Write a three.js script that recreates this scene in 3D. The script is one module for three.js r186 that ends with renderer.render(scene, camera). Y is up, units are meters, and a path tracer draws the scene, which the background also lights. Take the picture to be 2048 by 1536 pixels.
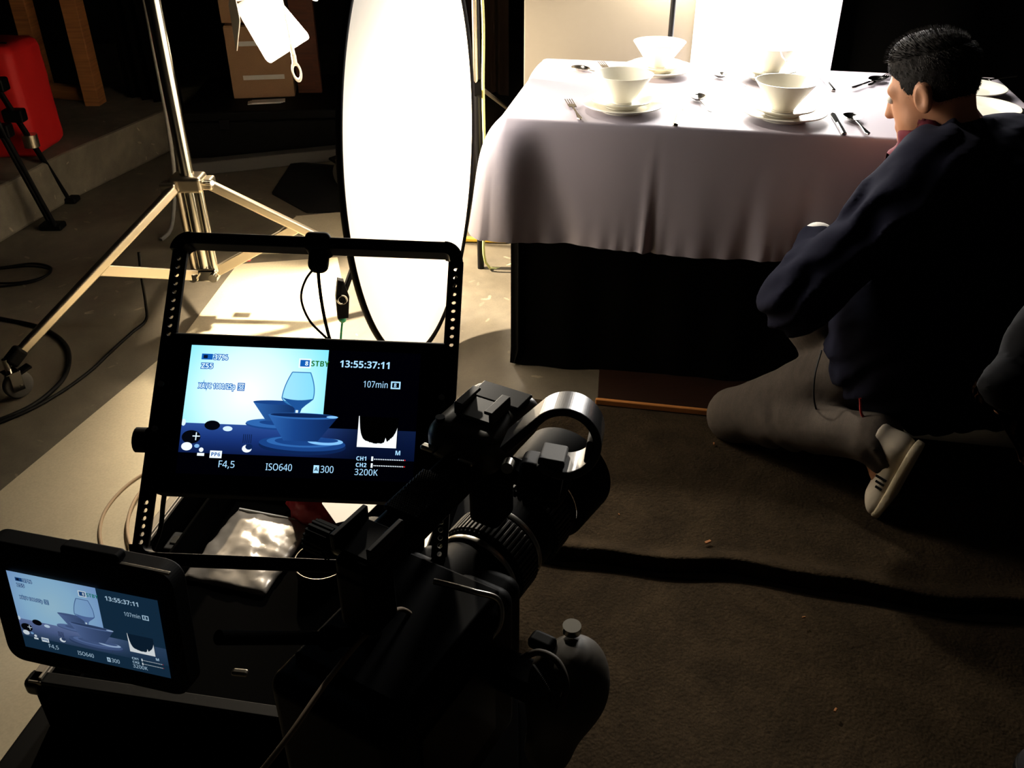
import * as THREE from 'three';
import { RoundedBoxGeometry } from 'three/addons/geometries/RoundedBoxGeometry.js';
import { mergeGeometries, mergeVertices } from 'three/addons/utils/BufferGeometryUtils.js';
import { RectAreaLightUniformsLib } from 'three/addons/lights/RectAreaLightUniformsLib.js';
import { ImprovedNoise } from 'three/addons/math/ImprovedNoise.js';

// ------------------------------------------------------------------ camera, lights, exposure
const V = (x, y, z) => new THREE.Vector3(x, y, z);
const scene = new THREE.Scene();
scene.background = new THREE.Color(0, 0, 0);
const camera = new THREE.PerspectiveCamera(46.215, 4 / 3, 0.02, 40);
camera.position.set(0, 1.4, 0);
camera.rotation.set(-32 * Math.PI / 180, 0, 0);
scene.add(camera);
const renderer = new THREE.WebGLRenderer({ antialias: true });
renderer.toneMapping = THREE.LinearToneMapping;
renderer.toneMappingExposure = 1.0;
renderer.shadowMap.enabled = true;
RectAreaLightUniformsLib.init();
const LIT = {
  diffuser: { color: new THREE.Color().setRGB(1, 0.93, 0.85), power: 11 },
  backPanel: { color: new THREE.Color().setRGB(1, 0.96, 0.9), power: 28 },
  lamp: { color: new THREE.Color().setRGB(1, 0.82, 0.58), power: 38 },
  highLamp: { color: new THREE.Color().setRGB(1, 0.9, 0.75), power: 13 },
  backSpot: { color: new THREE.Color().setRGB(1, 0.88, 0.68), power: 1.3 },
};
function rectLight(name, L, w, h, pos, target) {
  const l = new THREE.RectAreaLight(L.color, L.power, w, h);
  l.name = name; l.position.copy(pos); l.lookAt(target); scene.add(l); return l;
}
function spotLight(name, L, pos, target, angle, pen, radius) {
  const l = new THREE.SpotLight(L.color, L.power, 0, angle, pen, 2);
  l.name = name; l.position.copy(pos); l.target.position.copy(target); l.castShadow = true; l.shadow.radius = radius;
  scene.add(l); scene.add(l.target); return l;
}
// the oval diffuser stands left of the table and is lit through from behind
const DIFF = { c: V(-0.255, 0.655, -2.394), a: 0.45, b: 0.6, u: V(0.2936, 0, -0.956), n: V(0.956, 0, 0.2936) };
const hot = DIFF.c.clone().setY(.92); // light that the fabric lets through where the lamp behind strikes it
rectLight('diffuser_light', LIT.diffuser, .52, .42, hot.clone().addScaledVector(DIFF.n, 0.012), hot.clone().addScaledVector(DIFF.n, 1));

// ------------------------------------------------------------------ helpers
let seed = 12345;
const rnd = () => { seed = (seed * 1664525 + 1013904223) >>> 0; return seed / 4294967296; };
const rr = (a, b) => a + (b - a) * rnd();
const noise = new ImprovedNoise();
const fbm = (x, y, z, o = 4) => { let s = 0, a = 1, t = 0; for (let i = 0; i < o; i++) { s += a * noise.noise(x, y, z); t += a; a *= 0.5; x *= 2.03; y *= 2.03; z *= 2.03; } return s / t; };
const used = {};
const numbered = (n) => { const k = used[n] = (used[n] || 0) + 1; return k === 1 ? n : n + '_' + String(k - 1).padStart(3, '0'); };
const shade = (o) => { o.castShadow = true; o.receiveShadow = true; return o; };
function mesh(name, geo, mat, parent) {
  if (Array.isArray(geo)) geo = merge(geo);
  const m = shade(new THREE.Mesh(geo, mat)); m.name = name; if (parent) parent.add(m); return m;
}
function tag(o, label, category, group) { o.userData.label = label; o.userData.category = category; if (group) o.userData.group = group; return o; }
function thing(name, label, category, pos = [0, 0, 0], turn = 0, group) {
  const g = new THREE.Group(); g.name = numbered(name); g.position.set(...pos); g.rotation.y = turn; scene.add(g); return tag(g, label, category, group);
}
function single(name, geo, mat, label, category, group) { const m = mesh(numbered(name), geo, mat, scene); return tag(m, label, category, group); }
function struct(name, geo, mat) { const m = mesh(name, geo, mat, scene); m.userData.kind = 'structure'; return m; }
function merge(list) {
  const l = list.map((g) => { const h = g.index ? g.toNonIndexed() : g.clone(); for (const k of Object.keys(h.attributes)) if (!['position', 'normal', 'uv'].includes(k)) h.deleteAttribute(k);
    if (!h.attributes.uv) h.setAttribute('uv', new THREE.BufferAttribute(new Float32Array(h.attributes.position.count * 2), 2)); if (!h.attributes.normal) h.computeVertexNormals(); return h; });
  return mergeGeometries(l, false);
}
const bx = (w, h, d, x = 0, y = 0, z = 0, r = 0) => (r ? new RoundedBoxGeometry(w, h, d, 3, Math.min(r, w * .49, h * .49, d * .49)) : new THREE.BoxGeometry(w, h, d)).translate(x, y, z);
function cyl(p, q, r1, r2 = r1, seg = 16) {
  const a = p.isVector3 ? p : V(...p), b = q.isVector3 ? q : V(...q), d = b.clone().sub(a), l = d.length();
  const g = new THREE.CylinderGeometry(r2, r1, l, seg).translate(0, l / 2, 0);
  g.applyQuaternion(new THREE.Quaternion().setFromUnitVectors(V(0, 1, 0), d.normalize())); return g.translate(a.x, a.y, a.z);
}
function bar(p, q, w, t) { // flat bar with width across and thickness
  const a = V(...p), b = V(...q), m = new THREE.Matrix4(), z = b.clone().sub(a), l = z.length(); z.normalize();
  const x = V(0, 1, 0).cross(z).normalize(), y = z.clone().cross(x); m.makeBasis(x, y, z).setPosition(a.clone().add(b).multiplyScalar(.5));
  return new RoundedBoxGeometry(w, t, l, 2, Math.min(w, t) * .3).applyMatrix4(m);
}
const cable = (pts, r, seg = 64, closed = false) => new THREE.TubeGeometry(new THREE.CatmullRomCurve3(pts.map((p) => V(...p)), closed), seg, r, 8, closed);
function prism(pts, y0, h, bevel = 0) { // floor outline [x, z] raised from y0 by h
  const s = new THREE.Shape(pts.map((p) => new THREE.Vector2(p[0], -p[1])));
  const g = new THREE.ExtrudeGeometry(s, { depth: h - bevel * 2, bevelEnabled: bevel > 0, bevelSize: bevel, bevelThickness: bevel, bevelSegments: 2, curveSegments: 8 });
  return g.rotateX(-Math.PI / 2).translate(0, y0 + bevel, 0);
}
const lathe = (pts, seg = 48) => new THREE.LatheGeometry(pts.map((p) => new THREE.Vector2(p[0], p[1])), seg);
function worldUV(g, s = 1) { // uv in metres by the dominant direction of each face
  g = g.index ? g.toNonIndexed() : g; const p = g.attributes.position, n = g.attributes.normal, uv = new Float32Array(p.count * 2);
  for (let i = 0; i < p.count; i++) { const a = Math.abs(n.getX(i)), b = Math.abs(n.getY(i)), c = Math.abs(n.getZ(i));
    const [u, v] = b >= a && b >= c ? [p.getX(i), p.getZ(i)] : a >= c ? [p.getZ(i), p.getY(i)] : [p.getX(i), p.getY(i)]; uv[i * 2] = u * s; uv[i * 2 + 1] = v * s; }
  g.setAttribute('uv', new THREE.BufferAttribute(uv, 2)); return g;
}
// surface nets over a signed distance field
function sdf(lo, hi, cell, f) {
  const nx = Math.ceil((hi[0] - lo[0]) / cell) + 1, ny = Math.ceil((hi[1] - lo[1]) / cell) + 1, nz = Math.ceil((hi[2] - lo[2]) / cell) + 1;
  const F = new Float32Array(nx * ny * nz), I = (x, y, z) => x + nx * (y + ny * z);
  for (let z = 0; z < nz; z++) for (let y = 0; y < ny; y++) for (let x = 0; x < nx; x++) F[I(x, y, z)] = f(lo[0] + x * cell, lo[1] + y * cell, lo[2] + z * cell);
  const id = new Int32Array(nx * ny * nz).fill(-1), pos = [], idx = [];
  const cs = []; for (let k = 0; k < 8; k++) cs.push([k & 1, (k >> 1) & 1, k >> 2]);
  const es = []; for (let a = 0; a < 8; a++) for (const b of [1, 2, 4]) if (!(a & b)) es.push([a, a | b]);
  for (let z = 0; z < nz - 1; z++) for (let y = 0; y < ny - 1; y++) for (let x = 0; x < nx - 1; x++) {
    const v = cs.map((c) => F[I(x + c[0], y + c[1], z + c[2])]); let neg = 0; for (const q of v) if (q < 0) neg++;
    if (!neg || neg === 8) continue; let px = 0, py = 0, pz = 0, n = 0;
    for (const [a, b] of es) if ((v[a] < 0) !== (v[b] < 0)) { const t = v[a] / (v[a] - v[b]); px += cs[a][0] + t * (cs[b][0] - cs[a][0]); py += cs[a][1] + t * (cs[b][1] - cs[a][1]); pz += cs[a][2] + t * (cs[b][2] - cs[a][2]); n++; }
    id[I(x, y, z)] = pos.length / 3; pos.push(lo[0] + (x + px / n) * cell, lo[1] + (y + py / n) * cell, lo[2] + (z + pz / n) * cell);
  }
  const quad = (a, b, c, d, flip) => { if (a < 0 || b < 0 || c < 0 || d < 0) return; if (flip) idx.push(a, c, b, a, d, c); else idx.push(a, b, c, a, c, d); };
  for (let z = 1; z < nz - 1; z++) for (let y = 1; y < ny - 1; y++) for (let x = 1; x < nx - 1; x++) {
    const s = F[I(x, y, z)] < 0;
    if (s !== F[I(x + 1, y, z)] < 0) quad(id[I(x, y - 1, z - 1)], id[I(x, y, z - 1)], id[I(x, y, z)], id[I(x, y - 1, z)], !s);
    if (s !== F[I(x, y + 1, z)] < 0) quad(id[I(x - 1, y, z - 1)], id[I(x - 1, y, z)], id[I(x, y, z)], id[I(x, y, z - 1)], !s);
    if (s !== F[I(x, y, z + 1)] < 0) quad(id[I(x - 1, y - 1, z)], id[I(x, y - 1, z)], id[I(x, y, z)], id[I(x - 1, y, z)], !s);
  }
  const g = new THREE.BufferGeometry(); g.setAttribute('position', new THREE.Float32BufferAttribute(pos, 3)); g.setIndex(idx); g.computeVertexNormals(); return g;
}
const cap = (x, y, z, a, b, ra, rb) => { // tapered capsule distance
  const dx = b[0] - a[0], dy = b[1] - a[1], dz = b[2] - a[2], px = x - a[0], py = y - a[1], pz = z - a[2];
  const t = Math.min(1, Math.max(0, (px * dx + py * dy + pz * dz) / (dx * dx + dy * dy + dz * dz)));
  return Math.hypot(px - t * dx, py - t * dy, pz - t * dz) - (ra + (rb - ra) * t);
};
const ell = (x, y, z, c, r) => { const a = (x - c[0]) / r[0], b = (y - c[1]) / r[1], d = (z - c[2]) / r[2], k = Math.hypot(a, b, d); return (k - 1) * Math.min(r[0], r[1], r[2]) * (k < 1 ? 1 : 1); };
const smin = (a, b, k) => { const h = Math.max(k - Math.abs(a - b), 0) / k; return Math.min(a, b) - h * h * k * .25; };
const smax = (a, b, k) => -smin(-a, -b, k);

// ------------------------------------------------------------------ materials
function noiseTex(n, fn, srgb = true, rx = 1, ry = 1) {
  const d = new Uint8Array(n * n * 4);
  for (let j = 0; j < n; j++) for (let i = 0; i < n; i++) { const c = fn(i / n, j / n, i, j), k = (j * n + i) * 4; d[k] = c[0] * 255; d[k + 1] = c[1] * 255; d[k + 2] = c[2] * 255; d[k + 3] = 255; }
  const t = new THREE.DataTexture(d, n, n); t.wrapS = t.wrapT = THREE.RepeatWrapping; t.magFilter = THREE.LinearFilter; t.minFilter = THREE.LinearMipmapLinearFilter; t.generateMipmaps = true;
  if (srgb) t.colorSpace = THREE.SRGBColorSpace; t.repeat.set(rx, ry); t.needsUpdate = true; return t;
}
const cl = (v) => Math.min(1, Math.max(0, v));
// noise that repeats over the unit square
const tile = (u, v, s, z) => { const a = u * Math.PI * 2, b = v * Math.PI * 2, R = s / (2 * Math.PI); return fbm(R * Math.cos(a) + 40 + R * Math.cos(b) * .7, R * Math.sin(a) + 40 + z, R * Math.sin(b) + R * Math.cos(b) * .3 + 20, 4); };
const grey = (v) => [v, v, v];
const S = (c, o = {}) => new THREE.MeshStandardMaterial({ color: c, roughness: .6, ...o });
const P = (c, o = {}) => new THREE.MeshPhysicalMaterial({ color: c, roughness: .6, ...o });
const chips = []; for (let i = 0; i < 120; i++) chips.push([rnd(), rnd(), rr(.002, .010), rr(0, 3), rr(.3, 1)]);
const concreteMap = noiseTex(768, (u, v) => {
  let k = .62 + .16 * tile(u, v, 5, 1) + .10 * tile(u, v, 28, 5) + (rnd() - .5) * .05;
  for (const [cx, cy, r, a, s] of chips) { const dx = u - cx, dy = v - cy; if (Math.abs(dx) < .04 && Math.abs(dy) < .04) { const x = dx * Math.cos(a) + dy * Math.sin(a), y = -dx * Math.sin(a) + dy * Math.cos(a); if ((x / r) ** 2 + (y / r * 3) ** 2 < 1 + .6 * noise.noise(u * 300, v * 300, 3)) k += .24 * s; } }
  return [cl(k), cl(k * .965), cl(k * .9)];
});
const feltMap = noiseTex(512, (u, v) => { const k = .72 + .22 * tile(u, v, 9, 2) + .12 * tile(u, v, 60, 7) + (rnd() - .5) * .22; return [cl(k), cl(k * .93), cl(k * .8)]; });
const feltBump = noiseTex(256, () => grey(rnd()), false);
const weaveBump = noiseTex(256, (u, v, i, j) => grey(.5 + .25 * Math.sin(i * Math.PI / 2) * Math.cos(j * Math.PI / 2) + (rnd() - .5) * .3), false, 1, 1);
const woodMap = noiseTex(512, (u, v) => { const g = noise.noise(u * 6, v * 90, 2) * .5 + noise.noise(u * 2, v * 24, 5) * .5, k = .75 + .2 * g; return [k, k * .78, k * .56]; });
const scuffMap = noiseTex(512, (u, v) => { const k = .86 + .1 * tile(u, v, 6, 3) + (rnd() - .5) * .05; return grey(cl(k)); });
const denimMap = noiseTex(256, (u, v, i, j) => { const k = .8 + .1 * Math.sin((i + j) * Math.PI / 3) + (rnd() - .5) * .25 + .1 * tile(u, v, 6, 4); return grey(cl(k)); });
const M = {
  concrete: S(0x9c968a, { map: concreteMap, roughness: .62 }),
  curb: S(0xb4afa2, { map: concreteMap, roughness: .85 }),
  wall: S(0x0b0b0c, { roughness: .95, map: scuffMap }),
  paper: S(0xe2d5b6, { roughness: .75, map: scuffMap }),
  carpet: P(0x4b433a, { specularIntensity: .2, roughness: 1, map: feltMap, bumpMap: feltBump, bumpScale: .002 }),
  board: S(0x3a2a1c, { roughness: .5, map: woodMap }),
  orangeWood: S(0xc9823f, { roughness: .6 }),
  yellowWood: S(0xd9b53a, { roughness: .6 }),
  pine: S(0xd8b68f, { roughness: .75, map: woodMap }),
  cardboard: S(0xb8906c, { roughness: .9, map: scuffMap }),
  brownPlank: S(0x6e4a36, { roughness: .7, map: woodMap }),
  blackCloth: P(0x020202, { roughness: 1, specularIntensity: .15 }),
  flagCloth: P(0x0c0c0c, { roughness: 1, specularIntensity: .3, bumpMap: weaveBump, bumpScale: .0004 }),
  brownCloth: S(0x4d3a2c, { roughness: .95 }),
  greyBackdrop: S(0x736d63, { roughness: .9 }),
  whiteFrame: S(0xd8d6d0, { roughness: .6 }),
  satin: P(0xa49da7, { roughness: .5, sheen: .35, sheenRoughness: .4, sheenColor: new THREE.Color(0xcfc2c8) }),
  chrome: S(0xc9c5bb, { roughness: .16, metalness: 1 }),
  chromeDull: S(0xb7ad9b, { roughness: .34, metalness: 1 }),
  steel: S(0xc4c2bd, { roughness: .12, metalness: 1 }),
  black: P(0x050505, { roughness: .7, specularIntensity: .25 }),
  blackGloss: P(0x0a0a0a, { roughness: .25, specularIntensity: 1 }),
  blackMetal: P(0x08080a, { roughness: .42, specularIntensity: .4 }),
  blackPlastic: P(0x060607, { roughness: .55, specularIntensity: .2 }),
  caseLining: P(0x040404, { roughness: 1, specularIntensity: .03 }),
  beigePlastic: P(0x3a362d, { roughness: .36, specularIntensity: 1 }),
  ringRubber: P(0x3a342a, { roughness: .45, specularIntensity: .8 }),
  gripPlastic: P(0x4d463c, { roughness: .6, specularIntensity: .5 }),
  rubber: P(0x060606, { roughness: .6, specularIntensity: .35 }),
  greyRubber: S(0x4a4844, { roughness: .7 }),
  silver: S(0xb9b4a8, { roughness: .3, metalness: 1 }),
  aluminium: S(0xb5aa98, { roughness: .45, metalness: .5 }),
  red: S(0xc40d10, { roughness: .7 }),
  redPouch: S(0xc22a33, { roughness: .55 }),
  bag: P(0xb9b0a4, { roughness: .28, metalness: .25, clearcoat: .5, clearcoatRoughness: .25 }),
  white: S(0xf2f0ea, { roughness: .6 }),
  ceramic: P(0xe9e5d6, { roughness: .28, clearcoat: .4, clearcoatRoughness: .15 }),
  glass: P(0xffffff, { roughness: .02, transmission: 1, thickness: 0, ior: 1.5 }),
  cordGreen: S(0x1d8f62, { roughness: .5 }),
  cordYellow: S(0xd7d98c, { roughness: .55 }),
  cordGrey: S(0x6f6e6a, { roughness: .6 }),
  braid: S(0xa28c72, { roughness: .75 }),
  skin: P(0xc98f6c, { roughness: .55 }),
  hair: P(0x120d0a, { roughness: .7, specularIntensity: .5 }),
  navy: P(0x171826, { roughness: 1, specularIntensity: .2, sheen: .12, sheenColor: new THREE.Color(0x5a5c78), sheenRoughness: .5 }),
  charcoal: P(0x17181c, { roughness: 1, specularIntensity: .2 }),
  denim: S(0x6b6056, { roughness: .95, map: denimMap }),
  darkDenim: S(0x1d1d22, { roughness: .95 }),
  burgundy: S(0x641627, { roughness: .9 }),
  shoe: S(0xe0d4bf, { roughness: .65 }),
  sole: S(0xe6d8b8, { roughness: .6 }),
  ink: S(0x111111, { roughness: .7 }),
  redTrim: S(0xc23a3a, { roughness: .7 }),
  eyeWhite: S(0xe8e2da, { roughness: .3 }),
};

// ------------------------------------------------------------------ the room
const FX0 = -4.2, FX1 = 3.2, FZ0 = -7, FZ1 = 2, RH = 3.4;
const fw = FX1 - FX0, fd = FZ1 - FZ0, mx = (FX0 + FX1) / 2, mz = (FZ0 + FZ1) / 2;
struct('floor', worldUV(bx(fw + .4, .2, fd + .4, mx, -.1, mz), .55), M.concrete);
struct('ceiling', worldUV(bx(fw + .4, .2, fd + .4, mx, RH + .1, mz)), M.wall);
struct('wall_back', worldUV(bx(fw + .4, RH, .2, mx, RH / 2, FZ0 - .1)), M.wall);
struct('wall_front', worldUV(bx(fw + .4, RH, .2, mx, RH / 2, FZ1 + .1)), M.wall);
struct('wall_left', worldUV(bx(.2, RH, fd, FX0 - .1, RH / 2, mz)), M.wall);
struct('wall_right', worldUV(bx(.2, RH, fd, FX1 + .1, RH / 2, mz)), M.wall);
{ // concrete step along the left
  const g = prism([[-2.12, -2.4], [-2.02, -3.24], [-1.925, -3.77], [-1.70, -4.50], [-1.62, -4.9], [-4.2, -4.95], [-4.2, -2.4]], 0, .2, .012);
  const st = struct('trim_1', worldUV(g, .7), M.curb); st.userData.label = 'raised concrete step along the left side of the floor';
}
tag(single('floor_sheet', worldUV(prism([[-1.55, -.35], [-1.42, -1.2], [-1.26, -1.737], [-1.055, -2.473], [-1.022, -3.077], [-.66, -3.14], [-.585, -2.83], [-.47, -1.95], [-.42, -1.2], [-.42, -.35]], .0005, .003), .6), M.paper), 'large cream paper sheet on the floor under the shiny lamp stand', 'paper sheet');
tag(single('floor_sheet', worldUV(prism([[-.9, -3.56], [-.66, -3.62], [-.42, -3.5], [-.42, -3.2], [-.62, -3.2], [-1.0, -3.17]], .0005, .003), .6), M.paper), 'smaller beige paper sheet behind the cream one, beside the black cloth', 'paper sheet');
function sheetRipple(x0, x1, zf, zn, nx, nz, h, amp, curl = 0) { // thick floor cloth with gentle ripples; zf, zn: far and near edge as functions of x
  const pos = [], idx = [], uv = [], W = nx + 1;
  for (const side of [0, 1]) for (let j = 0; j <= nz; j++) for (let i = 0; i <= nx; i++) {
    const x = x0 + (x1 - x0) * i / nx, v = j / nz, z = zf(x) + (zn(x) - zf(x)) * v, e = Math.min(1, Math.min(i, nx - i, j, nz - j) / 2);
    const c = cl((v - .88) / .12), y = h + amp * Math.max(0, .4 + fbm(x * 2.2, 3, z * 2.6, 2)) * e + curl * c * c * (3 - 2 * c); pos.push(x, side ? y : .001, z); uv.push(x * 1.3, z * 1.3); }
  const N = W * (nz + 1);
  for (let j = 0; j < nz; j++) for (let i = 0; i < nx; i++) { const a = j * W + i + N, b = a + 1, c = a + W, d = c + 1; idx.push(a, c, b, b, c, d); }
  const edge = (a, b) => idx.push(a, b, a + N, b, b + N, a + N);
  for (let i = 0; i < nx; i++) { edge(i + 1, i); edge(nz * W + i, nz * W + i + 1); } for (let j = 0; j < nz; j++) { edge(j * W, (j + 1) * W); edge((j + 1) * W + nx, j * W + nx); }
  const g = new THREE.BufferGeometry(); g.setAttribute('position', new THREE.Float32BufferAttribute(pos, 3)); g.setAttribute('uv', new THREE.Float32BufferAttribute(uv, 2)); g.setIndex(idx); const q = g.toNonIndexed(); const r = mergeVertices(q); r.computeVertexNormals(); return r;
}
single('carpet', sheetRipple(-.12, 1.9, (x) => -2.105 + .19 * (x - .24), (x) => -1.505 + .193 * (x - .118) + .012 * Math.sin(x * 9) + .006 * Math.sin(x * 23), 80, 40, .014, .012, .026), M.carpet, 'brown felt carpet lying in front of the table, under the kneeling man', 'carpet');
single('carpet', sheetRipple(-.03, 1.9, (x) => -1.484 + .193 * (x - .118) + .012 * Math.sin(x * 9), () => .3, 70, 56, .004, .010), M.carpet, 'second rippled felt carpet in front of the brown carpet', 'carpet');
{ // dark plank with an orange edge strip
  const g = thing('floor_plank', 'dark wooden plank with orange edge lying at the foot of the black table skirt', 'plank', [0, 0, 0]);
  mesh('plank', worldUV(prism([[.262, -2.30], [.68, -2.235], [1.0, -2.18], [1.0, -2.02], [.244, -2.14]], .001, .014, .002), 2), M.board, g);
  mesh('edge_strip', bar([.236, .011, -2.133], [.95, .011, -2.0], .012, .018), M.orangeWood, g);
}
single('wood_strip', bar([-.26, .012, -3.30], [-.02, .012, -3.28], .02, .018), M.yellowWood, 'short yellow strip on the floor behind the left table skirt', 'wood strip');

// ------------------------------------------------------------------ table
const TA = 11 * Math.PI / 180, T0 = V(-.031, 0, -2.334), e1 = V(Math.cos(TA), 0, Math.sin(TA)), e2 = V(Math.sin(TA), 0, -Math.cos(TA));
const TL = 1.37, TD = .70, TH = .75;
const tp = (s, t, y = 0) => T0.clone().addScaledVector(e1, s).addScaledVector(e2, t).add(V(0, y, 0)); // table frame: s along the front edge, t to the back
{
  const c = tp(TL / 2, TD / 2), t = thing('banquet_table', 'long table under the grey satin cloth', 'table', [c.x, 0, c.z], -TA);
  mesh('tabletop', bx(TL - .012, .03, TD - .012, 0, TH - .018, 0, .006), M.pine, t);
  for (const x of [-1, 1]) for (const z of [-1, 1]) mesh('leg', bx(.05, TH - .035, .05, x * (TL / 2 - .08), (TH - .035) / 2, z * (TD / 2 - .08), .004), M.pine, t);
}
function perimeter(n, r) { // points of a rounded rectangle in the table frame: [s, t, ns, nt, corner weight]
  const out = [], L = TL, D = TD, segs = [[r, 0, L - r, 0], null, [L, r, L, D - r], null, [L - r, D, r, D], null, [0, D - r, 0, r], null];
  const cs = [[L - r, r, -90], [L - r, D - r, 0], [r, D - r, 90], [r, r, 180]]; let k = 0;
  segs.forEach((q) => {
    if (q) { const l = Math.hypot(q[2] - q[0], q[3] - q[1]), m = Math.round(n * l / (2 * (L + D))); const dx = (q[2] - q[0]) / l, dy = (q[3] - q[1]) / l;
      for (let i = 0; i < m; i++) { const f = i / m, d = Math.min(f, 1 - f) * l; out.push([q[0] + dx * l * f, q[1] + dy * l * f, dy, -dx, Math.exp(-d * d / .0045), k * .25 + f * .2]); } }
    else { const c = cs[k++]; for (let i = 0; i < 14; i++) { const a = (c[2] + 90 * i / 14) * Math.PI / 180; out.push([c[0] + r * Math.cos(a), c[1] + r * Math.sin(a), Math.cos(a), Math.sin(a), 1, k * .25 - .05 + .05 * i / 14]); } }
  });
  return out;
}
function ringMesh(rows, closeTop) { // rows of world points around a loop, top row first
  const n = rows[0].length, pos = [], idx = [], uv = [];
  rows.forEach((r, j) => r.forEach((p, i) => { pos.push(p.x, p.y, p.z); uv.push(i / n * 8, j / rows.length * 2); }));
  for (let j = 0; j + 1 < rows.length; j++) for (let i = 0; i < n; i++) { const a = j * n + i, b = j * n + (i + 1) % n; idx.push(a, b, a + n, b, b + n, a + n); }
  if (closeTop) { const c = pos.length / 3, m = rows[0].reduce((s, p) => s.add(p), V(0, 0, 0)).divideScalar(n); pos.push(m.x, m.y, m.z); uv.push(0, 0); for (let i = 0; i < n; i++) idx.push(c, (i + 1) % n, i); }
  const g = new THREE.BufferGeometry(); g.setAttribute('position', new THREE.Float32BufferAttribute(pos, 3)); g.setAttribute('uv', new THREE.Float32BufferAttribute(uv, 2)); g.setIndex(idx); g.computeVertexNormals(); return g;
}
{ // satin cloth: flat top, softly folded drop, flaring corners
  const per = perimeter(420, .02), rows = [], K = 26, drop = .325;
  const row = (off, y, fold) => per.map((p) => { const o = off + (fold ? fold(p) : 0); return tp(p[0] + p[2] * o, p[1] + p[3] * o, y); });
  rows.push(row(-.012, TH + .0035)); rows.push(row(-.006, TH + .0032)); rows.push(row(-.001, TH + .001)); rows.push(row(.003, TH - .004));
  const G = (x, c, w) => Math.exp(-(((x - c) / w) ** 2));
  for (let k = 1; k <= K; k++) {
    const v = k / K;
    rows.push(per.map((p) => {
      const s = p[0], t = p[1], front = p[3] < -.9, left = p[2] < -.9; let o = .004 + .02 * v;
      // corners: the surplus cloth stands out diagonally and falls in folds on both sides
      o += p[4] * .055 * (1 - Math.exp(-v * 6));
      if (front) o += v * (-.012 * G(s, .09 + .10 * v, .04) + .006 * G(s, .30, .10));
      if (front) o += v * v * (.010 * G(s, .395, .010) - .008 * G(s, .415, .010) + .006 * G(s, .52, .05) - .010 * v * G(s, .66, .02) + .006 * v * G(s, .70, .03) - .010 * v * G(s, .80, .025) + .007 * v * Math.sin(s * 31) * G(s, 1.1, .3));
      else o += v * v * .014 * Math.sin((s + t) * 29 + 1);
      o += v ** 8 * .0022 * Math.sin(s * 130 + t * 120 + 3 * Math.sin(s * 17));
      const y = TH - .004 - drop * v + p[4] * .018 * v + .004 * Math.sin(s * 9) * v;
      return tp(s + p[2] * o, t + p[3] * o, y);
    }));
  }
  single('tablecloth', ringMesh(rows, true), M.satin, 'grey mauve satin tablecloth draped over the long table', 'tablecloth');
}
{ // black skirt under the cloth
  const per = perimeter(360, .02), rows = [];
  for (let k = 0; k <= 14; k++) { const v = k / 14; rows.push(per.map((p) => { const o = -.045 + .003 * Math.sin((p[0] - p[1]) * 40) * (.4 + v) + .008 * Math.sin((p[0] + p[1]) * 13) * v + (v > .93 ? .012 : 0); return tp(p[0] + p[2] * o, p[1] + p[3] * o, (TH - .06) * (1 - v) + .004); })); }
  const g = ringMesh(rows, false); single('table_skirt', g, M.blackCloth, 'black fabric skirt hanging to the floor under the satin cloth', 'table skirt');
}

// ------------------------------------------------------------------ tableware
const yT = TH + .0035;
const plateGeo = (r) => lathe([[0, .004], [r * .55, .004], [r * .62, .006], [r * .8, .013], [r * .985, .019], [r, .0205], [r * .99, .023], [r * .8, .017], [r * .62, .010], [r * .55, .008], [0, .008]].concat([]), 56);
const plateFoot = (r) => lathe([[r * .50, 0], [r * .53, 0], [r * .54, .005], [r * .49, .005], [r * .50, 0]], 48);
const bowlGeo = (r, h) => lathe([[0, .003], [r * .34, .003], [r * .37, .006], [r * .62, h * .45], [r * .99, h * .985], [r, h], [r * .97, h], [r * .59, h * .47], [r * .34, .011], [r * .2, .008], [0, .008]], 56);
const bowlFoot = (r) => lathe([[r * .30, 0], [r * .36, 0], [r * .37, .005], [r * .30, .005], [r * .30, 0]], 40);
function plate(s, t, r, y, label, tilt) { const p = tp(s, t, y), g = thing('plate', label, 'plate', [p.x, p.y, p.z], 0, 'plates on the table'); mesh('dish', plateGeo(r), M.ceramic, g); mesh('foot_ring', plateFoot(r), M.ceramic, g); return g; }
function bowl(s, t, r, h, y, label) { const p = tp(s, t, y), g = thing('bowl', label, 'bowl', [p.x, p.y, p.z], 0, 'bowls on the table'); mesh('basin', bowlGeo(r, h), M.ceramic, g); mesh('foot_ring', bowlFoot(r), M.ceramic, g); return g; }
const setAt = (s, t, where, small = true, withBowl = true) => {
  plate(s, t, .108, yT, 'large cream dinner plate, lowest of the stack ' + where);
  if (small) plate(s - .004, t + .004, .082, yT + .009, 'smaller cream plate in the stack ' + where);
  if (withBowl) bowl(s - .004, t + .008, .078, .075, yT + .0175, 'flared cream bowl on top of the stack ' + where);
};
setAt(.305, .125, 'at the front left of the table');
setAt(.716, .128, 'at the front middle of the table');
setAt(.375, .55, 'at the back left, near the grey backdrop');
setAt(.705, .555, 'at the back middle, before the glowing panel');
plate(1.21, .26, .105, yT, 'cream plate on the right table end, half behind the man');
plate(1.235, .475, .1, yT, 'bright white plate at the back right table end');
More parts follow.
